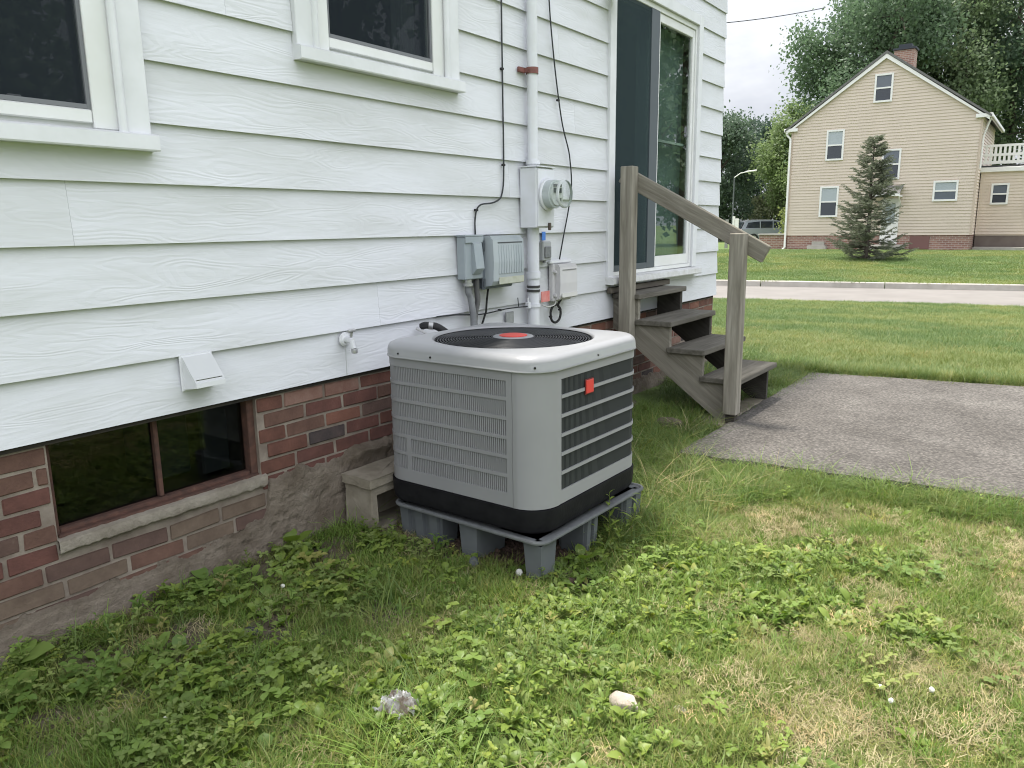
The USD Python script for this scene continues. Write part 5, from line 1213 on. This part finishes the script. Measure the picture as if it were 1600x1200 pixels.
def leaf(mb, base, yaw, el, L_, W_, droop=0.5, fold=0.25, stalk=0.25, tip=1.0, nseg=6, wav=0.0):
    """an oval leaf on a short stalk that rises and bends over"""
    t = np.linspace(0, 1, nseg); d = np.array([math.cos(yaw), math.sin(yaw), 0]); s = np.array([-math.sin(yaw), math.cos(yaw), 0])
    ang = el - droop * 2 * t ** 1.3; ds = L_ / (nseg - 1)
    x = np.r_[0, np.cumsum(np.cos(ang[:-1]) * ds)]; z = np.r_[0, np.cumsum(np.sin(ang[:-1]) * ds)]
    tb = np.clip((t - stalk) / (1 - stalk), 0, 1); w = np.maximum(W_ * np.sin(np.pi * np.clip(tb, 0, 1) ** (0.75 * tip)) ** 0.8, 0.0016 + 0.0 * t) / 2
    w[-1] = 0.0006
    C = base + d * x[:, None] + np.array([0, 0, 1.0]) * z[:, None]
    up_ = np.array([0, 0, 1.0]); wv = wav * np.sin(t * 11 + yaw * 3)
    l = C - s * w[:, None] + up_ * (w * fold + wv * w)[:, None]; r_ = C + s * w[:, None] + up_ * (w * fold - wv * w)[:, None]
    V = np.stack([l, C, r_], 1).reshape(-1, 3); F = []
    for i in range(nseg - 1):
        a = i * 3; F += [(a, a + 1, a + 4, a + 3), (a + 1, a + 2, a + 5, a + 4)]
    mb.add(V, F)


def rosette(r, n, L_, W_, el0=0.25, el1=1.1, **k):
    m = MB()
    for i in range(n):
        leaf(m, np.array([r.normal(0, .006), r.normal(0, .006), -0.004]), i * 2.4 + r.uniform(-.5, .5), r.uniform(el0, el1), L_ * r.uniform(.6, 1.15), W_ * r.uniform(.7, 1.15), droop=r.uniform(.25, .75), fold=r.uniform(.15, .45), wav=0.15, **k)
    return m


def creeper(r, n, rad, lw):
    """low creeping cover: many small round leaves on thin stalks"""
    m = MB()
    for i in range(n):
        a, q = r.uniform(0, TAU), rad * math.sqrt(r.random()); h = r.uniform(0.015, 0.055)
        b = np.array([q * math.cos(a), q * math.sin(a), 0.0]); tp = b + np.array([r.normal(0, .012), r.normal(0, .012), h])
        dx = np.array([0.0011, 0, 0]); m.add([b - dx, b + dx, tp + dx, tp - dx], [(0, 1, 2, 3)])
        k0 = r.uniform(0, TAU)
        for k in range(3):
            leaf(m, tp, k0 + k * TAU / 3 + r.uniform(-.2, .2), r.uniform(-.1, .5), lw * r.uniform(.8, 1.3), lw * r.uniform(.75, 1.05), droop=.35, stalk=.08, nseg=4, tip=1.25)
    return m


def stemweed(r, h, n, L_, W_):
    m = MB(); lean = r.normal(0, .15, 2); zz = np.linspace(0, 1, 6)
    pts = np.c_[lean[0] * h * zz ** 1.5, lean[1] * h * zz ** 1.5, h * zz]; m.tube(pts, np.linspace(.0022, .0010, 6), 4)
    for i in range(n):
        u = 0.12 + 0.86 * i / max(1, n - 1); b = np.array([np.interp(u, zz, pts[:, k]) for k in range(3)])
        leaf(m, b, i * 2.4 + r.uniform(-.3, .3), r.uniform(.3, .9), L_ * (1.15 - .6 * u) * r.uniform(.8, 1.1), W_ * (1.1 - .5 * u), droop=.4, stalk=.1, nseg=5)
    return m


r = np.random.default_rng(5)
g_green = leafmat('grass_green', (0.095, 0.170, 0.030), (0.200, 0.300, 0.062), 0.25)
g_long = leafmat('grass_long', (0.090, 0.155, 0.040), (0.180, 0.250, 0.075), 0.3)
g_dry = leafmat('grass_dry', (0.27, 0.225, 0.115), (0.46, 0.40, 0.235), 0.12, spec=0.15, old=False)
g_mix = leafmat('grass_olive', (0.135, 0.175, 0.045), (0.260, 0.285, 0.085), 0.26, old=False)
g_lawn = leafmat('grass_lawn', (0.095, 0.155, 0.048), (0.180, 0.245, 0.092), 0.28)
g_yel = leafmat('grass_lawn_yellowish', (0.155, 0.205, 0.060), (0.245, 0.275, 0.105), 0.28)
lv_w = leafmat('weed_leaves', (0.118, 0.185, 0.030), (0.235, 0.310, 0.066), 0.32, rough=0.42)
lv_d = leafmat('weed_leaves_deep', (0.110, 0.185, 0.040), (0.215, 0.305, 0.075), 0.34, rough=0.42)
lv_c = leafmat('creeper_leaves', (0.120, 0.180, 0.045), (0.245, 0.305, 0.095), 0.32, rough=0.5)
PATIO = sg.Polygon(PT)
import shapely


def on_lawn(x, y):
    rot = -AC_ROT; dx, dy = x - st_c[0], y - st_c[1]
    under = (np.abs(dx) < 0.37) & (np.abs(dy) < 0.38)
    return (x > 0.02) & ~shapely.contains_xy(PATIO.buffer(-0.012), x, y) & ~((x < 0.205) & (y > -1.68) & (y < -1.26)) & ~under & ~((x > 0.70) & (x < 0.93) & (y > 0.9) & (y < 1.88))


def pick(n, dens, x0=0.02, x1=4.3, y0=-4.0, y1=0.6):
    x, y = r.uniform(x0, x1, n), r.uniform(y0, y1, n)
    k = (r.random(n) < np.clip(dens(x, y), 0, 1)) & on_lawn(x, y)
    x, y = x[k], y[k]; return np.c_[x, y, ground_z(x, y)]


F = lambda s: (lambda x, y: field(x, y, s))
fW, fD, fS, fL, fC = F(WEEDS), F(DRY), F(DIRT), F(LONG), F(WALLW)
patchy = lambda x, y, k, sd: meshkit.fbm(np.stack([x, y, 0 * x], -1) * k, 3, sd)
inview = lambda x, y: (y > -4.0) & (x < 4.3)


def put(name, protos, P_, s0, s1, label, cat, tl=0.12):
    n = len(P_); return scatter(name, protos, P_, r.uniform(0, TAU, n), r.uniform(s0, s1, n), r.integers(0, len(protos), n), label, cat, r.normal(0, tl, (n, 2)))


# short patchy lawn grass near the camera
gp_ = [(blades(r, 46, 0.055, 0.022, 0.062, 0.0030, 0.9), m) for m in (g_green, g_green, g_mix, g_mix, g_green)]
put('lawn_grass', gp_, pick(41000, lambda x, y: 0.55 * inview(x, y) * (1 - .9 * fS(x, y)) * (1 - .38 * fD(x, y)) * (0.25 + 1.3 * np.clip((patchy(x, y, 4, 51) - .3) * 2.4, 0, 1))), 0.7, 1.25, 'short patchy lawn grass around the air conditioner', 'grass')
dp_ = [(blades(r, 60, 0.06, 0.02, 0.06, 0.0020, 1.0, flat=True), g_dry) for _ in range(2)] + [(blades(r, 60, 0.055, 0.02, 0.05, 0.0020, 1.4), g_dry), (blades(r, 50, 0.06, 0.02, 0.06, 0.0022, 1.0, flat=True), g_mix), (blades(r, 50, 0.055, 0.02, 0.05, 0.0022, 1.2), g_mix)]
put('dry_grass', dp_, pick(35000, lambda x, y: inview(x, y) * (0.045 + 0.24 * fD(x, y) * (0.4 + patchy(x, y, 7, 52))) * (1 - .7 * fS(x, y)) * (1 - 0.6 * fW(x, y))), 0.7, 1.2, 'dry straw-coloured grass in worn patches of the lawn', 'grass')
lp_ = [(blades(r, 34, 0.05, 0.06, 0.17, 0.0034, 1.1, 0.8), m) for m in (g_long, g_long, g_green, g_mix)]
put('long_grass', lp_, pick(18000, lambda x, y: 0.85 * fL(x, y) + 0.012, x1=3.6, y1=3.8), 0.6, 1.2, 'longer unmown grass along the patio edge and under the steps', 'grass')
put('long_grass', [(blades(r, 14, 0.05, 0.14, 0.30, 0.0036, 0.9, 1.1), m) for m in (g_long, g_mix, g_dry)],
    pick(4000, lambda x, y: 0.10 * fL(x, y) * (x < 1.5), x1=1.6, y1=1.9), 0.6, 1.0, 'tall arching blades of grass beside the air conditioner and under the steps', 'grass', 0.2)
# broad-leaved weeds
wp_ = [(rosette(r, k, 0.085, 0.036), m) for k, m in ((6, lv_w), (7, lv_w), (5, lv_w), (8, lv_w), (6, lv_d), (4, lv_w))] + [(rosette(r, 6, 0.10, 0.022, 0.6, 1.3), lv_w), (rosette(r, 9, 0.06, 0.034), lv_c), (stemweed(r, 0.10, 9, 0.05, 0.026), lv_w), (stemweed(r, 0.07, 8, 0.04, 0.024), lv_c), (rosette(r, 10, 0.085, 0.016, 0.4, 1.3), lv_d)]
put('broadleaf_weeds', wp_, pick(29000, lambda x, y: 0.62 * fW(x, y) * (0.30 + 1.0 * np.clip((patchy(x, y, 7, 53) - .33) * 3, 0, 1)) + 0.012 * inview(x, y)), 0.38, 0.9, 'bright green broad-leaved weeds growing across the middle of the lawn', 'weeds')
cp2 = [(creeper(r, 16, 0.10, 0.017), lv_c), (creeper(r, 12, 0.08, 0.022), lv_w), (creeper(r, 18, 0.10, 0.013), lv_c), (creeper(r, 8, 0.06, 0.027), lv_d), (creeper(r, 14, 0.08, 0.014), lv_w)]
put('creeping_weeds', cp2, pick(12400, lambda x, y: (0.30 * fC(x, y) + 0.035 * fW(x, y) + 0.03 * inview(x, y) * (x < 1.3) * (y < -1.3) + 0.008) * (0.15 + 1.3 * np.clip((patchy(x, y, 6, 57) - .4) * 4, 0, 1)) * (1 - .85 * fS(x, y))), 0.7, 1.2, 'low creeping weeds with small round leaves along the foot of the wall', 'weeds')
put('broadleaf_weeds', [(rosette(r, k, 0.075, 0.042), m) for k, m in ((5, lv_d), (6, lv_w), (4, lv_d))] + [(stemweed(r, 0.12, 9, 0.05, 0.022), lv_d), (stemweed(r, 0.09, 8, 0.045, 0.02), lv_c)],
    pick(8000, lambda x, y: 0.20 * fC(x, y) * (0.2 + 1.3 * np.clip((patchy(x, y, 7, 58) - .38) * 4, 0, 1)) + 0.006, x1=1.2), 0.5, 1.1, 'darker mixed weeds between the lawn and the brick foundation', 'weeds')
# lawn beyond the patio, and the lawn across the road
xf, yf = r.uniform(-6, 6.0, 27000), r.uniform(0.6, 13.6, 27000)
k = ((xf > 0.02) | (yf > 3.25)) & ~shapely.contains_xy(PATIO.buffer(0.01), xf, yf) & (road_s(xf, yf) < -0.02) & (xf < 5.2 - 0.02 * yf) & (r.random(27000) < np.interp(yf, [0.6, 3, 6, 13], [1, 1, .8, .55])) & ~((xf > 0.70) & (xf < 0.93) & (yf > 0.9) & (yf < 1.88)) & (xf > -0.48 * (yf - 3.2) - 0.5)
xf, yf = xf[k], yf[k]
mp_ = [(blades(r, 110, 0.16, 0.035, 0.080, 0.0050, 0.9), m) for m in (g_lawn, g_lawn, g_yel, g_lawn, g_yel)]
iy = np.where(meshkit.fbm(np.stack([xf, yf * 2.2, 0 * xf], -1) * 0.55, 3, 71) + r.normal(0, .09, len(xf)) > 0.54, r.choice([2, 4], len(xf)), r.choice([0, 1, 3], len(xf)))
scatter('lawn_grass', mp_, np.c_[xf, yf, ground_z(xf, yf)], r.uniform(0, TAU, len(xf)), r.uniform(.7, 1.2, len(xf)), iy, 'mown green lawn between the patio and the road', 'grass', r.normal(0, .06, (len(xf), 2)))
n = 10500; sA, lA = r.uniform(4.3, 17.5, n), r.uniform(-16, 14, n); xf, yf = RA[0] + RD[0] * lA + RN[0] * sA, RA[1] + RD[1] * lA + RN[1] * sA
k = ~((xf > -7.3) & (yf > 30.5)) & (xf < 5.5) & (yf < 33); xf, yf = xf[k], yf[k]
iy = np.where(meshkit.fbm(np.stack([xf, yf * 2, 0 * xf], -1) * 0.4, 3, 72) + r.normal(0, .08, len(xf)) > 0.53, r.choice([2, 4], len(xf)), r.choice([0, 1, 3], len(xf)))
mp2 = [(blades(r, 120, 0.34, 0.04, 0.085, 0.012, 0.9), m) for m in (g_lawn, g_lawn, g_yel, g_lawn, g_yel)]
scatter('lawn_grass', mp2, np.c_[xf, yf, ground_z(xf, yf)], r.uniform(0, TAU, len(xf)), r.uniform(.7, 1.2, len(xf)), iy, 'sloping lawn across the road in front of the cream house', 'grass')
# yellow-green fringe of taller grass along the far patio edge
put('long_grass', [(blades(r, 40, 0.07, 0.05, 0.12, 0.0045, 0.9), m) for m in (g_yel, g_lawn, g_yel)],
    (lambda x: np.c_[x, np.interp(x, [0.924, 1.5, 2.546, 4.3], [3.13, 3.215, 3.39, 3.66]) + 0.06 + np.abs(r.normal(0, .16, len(x))), np.full(len(x), 0.08)])(r.uniform(0.9, 3.1, 420)), 0.6, 1.1, 'yellow-green fringe of grass behind the far edge of the patio', 'grass')

# single plants one can point to
def plant(name, mb, m, label, loc, rz=0.0, group=None, cat='weed'):
    p = thing(name, label, cat, group, loc=(loc[0], loc[1], float(ground_z(loc[0], loc[1])) if len(loc) < 3 else loc[2]), rotz=rz)
    obj('leaves', mb, m, p, smooth=True); return p


r2 = np.random.default_rng(15)
big = MB()
for a, e, L_, W_ in ((0.2, .5, .13, .10), (1.9, .7, .11, .085), (3.6, .9, .12, .08), (-1.1, .6, .14, .10)):
    leaf(big, np.zeros(3), a, e, L_, W_, droop=.4, stalk=.35, nseg=8, fold=.15)
plant('broad_leaf_weed', big, lv_d, 'large round-leaved weed against the foundation below the basement window', (0.07, -2.42))
big = MB()
for a, e, L_, W_ in ((-0.6, 1.0, .15, .075), (1.2, .8, .12, .065), (2.6, .9, .12, .07), (-1.6, .5, .11, .07)):
    leaf(big, np.zeros(3), a, e, L_, W_, droop=.3, stalk=.35, nseg=8, fold=.15)
plant('broad_leaf_weed', big, lv_w, 'pale green broad weed sprouting from the foot of the cement wall left of the block', (0.05, -2.02))
big = MB()
for a, e, L_, W_ in ((-0.3, .35, .22, .15), (-1.2, .5, .17, .12), (0.9, .7, .16, .11), (2.2, .6, .15, .1)):
    leaf(big, np.zeros(3), a, e, L_, W_, droop=.35, stalk=.3, nseg=8, fold=.12, wav=.1)
plant('broad_leaf_weed', big, lv_d, 'largest broad-leaved weed at the left edge beside the wall foot', (0.06, -3.16))
big = MB()
for a, e, L_, W_ in ((-0.9, .9, .14, .062), (0.6, .8, .12, .05), (-2.0, .7, .11, .05), (2.4, .9, .10, .05), (1.5, .4, .10, .05), (-0.2, .4, .12, .05)):
    leaf(big, np.zeros(3), a, e, L_, W_, droop=.3, stalk=.35, nseg=8, fold=.2)
plant('broad_leaf_weed', big, lv_w, 'broad weed with upright oval leaves at the front foot of the plastic stand', (1.14, -1.36))
big = MB()
for a, e, L_, W_ in ((-1.2, .75, .16, .06), (0.4, .6, .12, .05), (2.0, .5, .11, .05), (-2.6, .6, .10, .045)):
    leaf(big, np.zeros(3), a, e, L_, W_, droop=.3, stalk=.3, nseg=8, fold=.2)
plant('broad_leaf_weed', big, lv_d, 'broad weed with one long ribbed leaf behind the crumpled plastic', (1.33, -2.32))
for i, (x, y, hh) in enumerate(((1.09, -1.22, .26), (1.13, -1.10, .24), (1.17, -0.98, .22))):
    plant('willow_weed', stemweed(r2, hh, 14, .075, .017), lv_w, ('leafy upright weed nearest the corner leg of the stand', 'middle upright weed beside the right side of the stand', 'upright weed furthest along the right side of the stand')[i], (x, y))
# clover flowers
fl_w = mat('clover_white', (0.70, 0.70, 0.62), rough=0.8)
for i, (x, y) in enumerate(((2.41, -1.78), (2.37, -1.72), (2.50, -1.66), (0.34, -2.30), (0.72, -3.02))):
    z_ = float(ground_z(x, y)); f = thing('clover_flower', ('white clover flower nearest the photo\'s lower edge in the right-hand dry patch', 'white clover flower at the left of the three in the right-hand dry patch', 'white clover flower at the right of the three in the dry patch', 'single white clover flower in the weeds before the basement window', 'single white clover flower in the weeds at lower left')[i], 'flower', 'clover flowers dotted in the lawn', loc=(x, y, z_))
    m = MB(); ic = trimesh.creation.icosphere(1, 0.009); v = np.array(ic.vertices) * (1 + 0.25 * r2.random((len(ic.vertices), 1))); m.add(v * 0.8 + [0, 0, 0.036], ic.faces)
    obj('flower_head', m, fl_w, f); obj('stem', MB().tube([(0, 0, 0), (0.002, 0, .018), (0, 0, .033)], .0012, 5), lv_d, f)
# crumpled plastic, stones, cap, debris under the stand
gu, gv = np.meshgrid(np.linspace(-1, 1, 90), np.linspace(-1, 1, 80), indexing='ij'); pq = np.stack([gu, gv, 0 * gu], -1)
rid = 1 - np.abs(meshkit.fbm(pq * 2.6, 3, 91) - 0.5) * 4; rid2 = 1 - np.abs(meshkit.fbm(pq * 7, 2, 92) - 0.5) * 4
edge_ = 1 + 0.35 * (meshkit.fbm(pq * 2.2, 3, 96) - 0.5)
px_ = gu * 0.056 * edge_ + 0.022 * (meshkit.fbm(pq * 3.1, 3, 93) - .5); py_ = gv * 0.046 * edge_ + 0.022 * (meshkit.fbm(pq * 3.1, 3, 94) - .5)
pz_ = 0.008 + 0.020 * rid + 0.007 * rid2 + 0.022 * (1 - gu ** 2) * (1 - gv ** 2)
v = np.stack([px_, py_, pz_], -1).reshape(-1, 3); ix = np.arange(7200).reshape(90, 80)
pf = np.stack([ix[:-1, :-1], ix[1:, :-1], ix[1:, 1:], ix[:-1, 1:]], -1).reshape(-1, 4)
plm = usdkit.material(stage, '/World/Looks/crumpled_plastic', {'tc': ('texture_coordinate', {}), 'n': ('noise_texture', {'scale': 22.0, 'detail': 4.0}), 'r': ('rgb_ramp', {'ramp': [(0.40, (0.17, 0.135, 0.11)), (0.5, (0.42, 0.40, 0.38)), (0.60, (0.66, 0.66, 0.66))]}), 'p': ('principled_bsdf', {'roughness': 0.18, 'specular_ior_level': 0.7}), 't': ('transparent_bsdf', {}), 'm': ('mix_closure', {'fac': 0.30})},
    [('tc.object', 'n.vector'), ('n.fac', 'r.fac'), ('r.color', 'p.base_color'), ('p.BSDF', 'm.closure1'), ('t.BSDF', 'm.closure2')], surface='m.closure')
obj('crumpled_plastic', MB().add(v + [1.215, -2.585, float(ground_z(1.215, -2.585)) + 0.012], pf), plm, smooth=35, label='crumpled piece of clear and white plastic lying in the weeds at the bottom', cat='litter')


def stone(name, loc, size, m, label, seed, cat='stone', sub=3, sink=0.3):
    ic = trimesh.creation.icosphere(sub, 1.0); v = np.array(ic.vertices)
    rr2 = np.random.default_rng(seed)
    for _ in range(9):      # chip flat faces
        d = rr2.normal(size=3); d /= np.linalg.norm(d); t = rr2.uniform(.62, .9); q = v @ d; v = v - np.maximum(q - t, 0)[:, None] * d
    v = v * (1 + 0.12 * (meshkit.fbm(v * 3, 3, seed)[:, None] - .5)); v = v * np.asarray(size)
    z_ = float(ground_z(loc[0], loc[1])) + size[2] * (1 - 2 * sink)
    return obj(name, MB().add(v + [loc[0], loc[1], z_], ic.faces), m, smooth=30, label=label, cat=cat)


lime = mat('pale_limestone', (0.36, 0.30, 0.245), (0.48, 0.425, 0.36), scale=20, rough=0.85, bump=0.4, bscale=60)
stone('rock', (1.755, -2.185), (0.050, 0.036, 0.034), lime, 'pale pinkish angular stone half sunk at the lower middle of the lawn', 3, sink=.2)
stone('rock', (1.90, -2.11), (0.028, 0.018, 0.014), lime, 'small flat pale stone right of the angular one', 4)
stone('rock', (0.985, -1.618), (0.017, 0.015, 0.022), mat('white_stone', (0.72, 0.71, 0.66), rough=0.8), 'small white pebble in front of the corner leg of the stand', 5, sink=.05)
stone('rock', (0.78, -1.66), (0.02, 0.022, 0.028), stand_grey, 'small grey stone beside the middle leg of the stand', 9, sink=.1)
stone('rock', (0.48, -2.56), (0.040, 0.034, 0.016), mat('dark_slate', (0.035, 0.038, 0.042), rough=0.5), 'flat dark stone in the bare soil in front of the basement window', 6)
stone('rock', (0.36, -2.44), (0.012, 0.010, 0.009), lime, 'tiny pale pebble near the wall in front of the basement window', 7)
stone('rock', (0.62, -2.80), (0.016, 0.006, 0.008), lime, 'tiny white chip in the weeds at lower left', 8)
stone('rock', (0.62, 0.72), (0.11, 0.09, 0.055), parging, 'rounded weathered rock under the open steps', 12, sink=.3)
stone('rock', (0.16, 1.0), (0.10, 0.08, 0.06), parging, 'grey brown rock against the foundation under the steps', 13, sink=.25)
stone('pebble', (1.45, 1.05), (0.010, 0.008, 0.006), mat('black_bit', (0.02, 0.02, 0.02), rough=.6), 'tiny black bit lying on the patio', 14, sink=-.2)
stone('pebble', (1.06, 0.86), (0.008, 0.007, 0.005), lime, 'tiny white bit lying on the patio near the post', 15, sink=-.2)
dbm = mat('red_brown_rubble', (0.075, 0.045, 0.034), (0.135, 0.095, 0.075), scale=9, rough=0.95, vary=0.35)
db = [(np.array(trimesh.creation.icosphere(1, 1.0).vertices) * (0.7 + 0.6 * r2.random((42, 1))), trimesh.creation.icosphere(1, 1.0).faces) for _ in range(5)]
n = 900; x = np.r_[r2.normal(0.86, .20, 600), r2.uniform(0.25, 1.1, 300)]; y = np.r_[r2.normal(-1.42, .13, 600), r2.uniform(-1.62, -0.8, 300)]
sc = r2.uniform(.006, .022, (n, 1)) * np.array([[1, .8, .55]])
scatter('rubble', [((v * 1.0, f), dbm) for v, f in db], np.c_[x, y, ground_z(x, y) + .002], r2.uniform(0, TAU, n), sc, r2.integers(0, 5, n), 'reddish brown rubble and leaf litter under the plastic stand', 'rubble', r2.normal(0, .4, (n, 2)))
n = 2600; x, y = r2.uniform(0.02, 1.3, n), r2.uniform(-3.6, -1.4, n); k = (r2.random(n) < np.clip(field(x, y, DIRT) * .9 + .12, 0, 1)) & on_lawn(x, y); x, y = x[k], y[k]; n = len(x)
sm = mat('soil_crumbs', (0.085, 0.066, 0.048), (0.17, 0.145, 0.115), scale=9, rough=0.95, vary=0.4)
scatter('soil_crumbs', [((v, f), sm) for v, f in db], np.c_[x, y, ground_z(x, y) + .001], r2.uniform(0, TAU, n), r2.uniform(.003, .010, (n, 1)) * np.array([[1, .8, .6]]), r2.integers(0, 5, n), 'crumbs of soil and grit on the bare ground by the wall', 'soil', r2.normal(0, .4, (n, 2)))
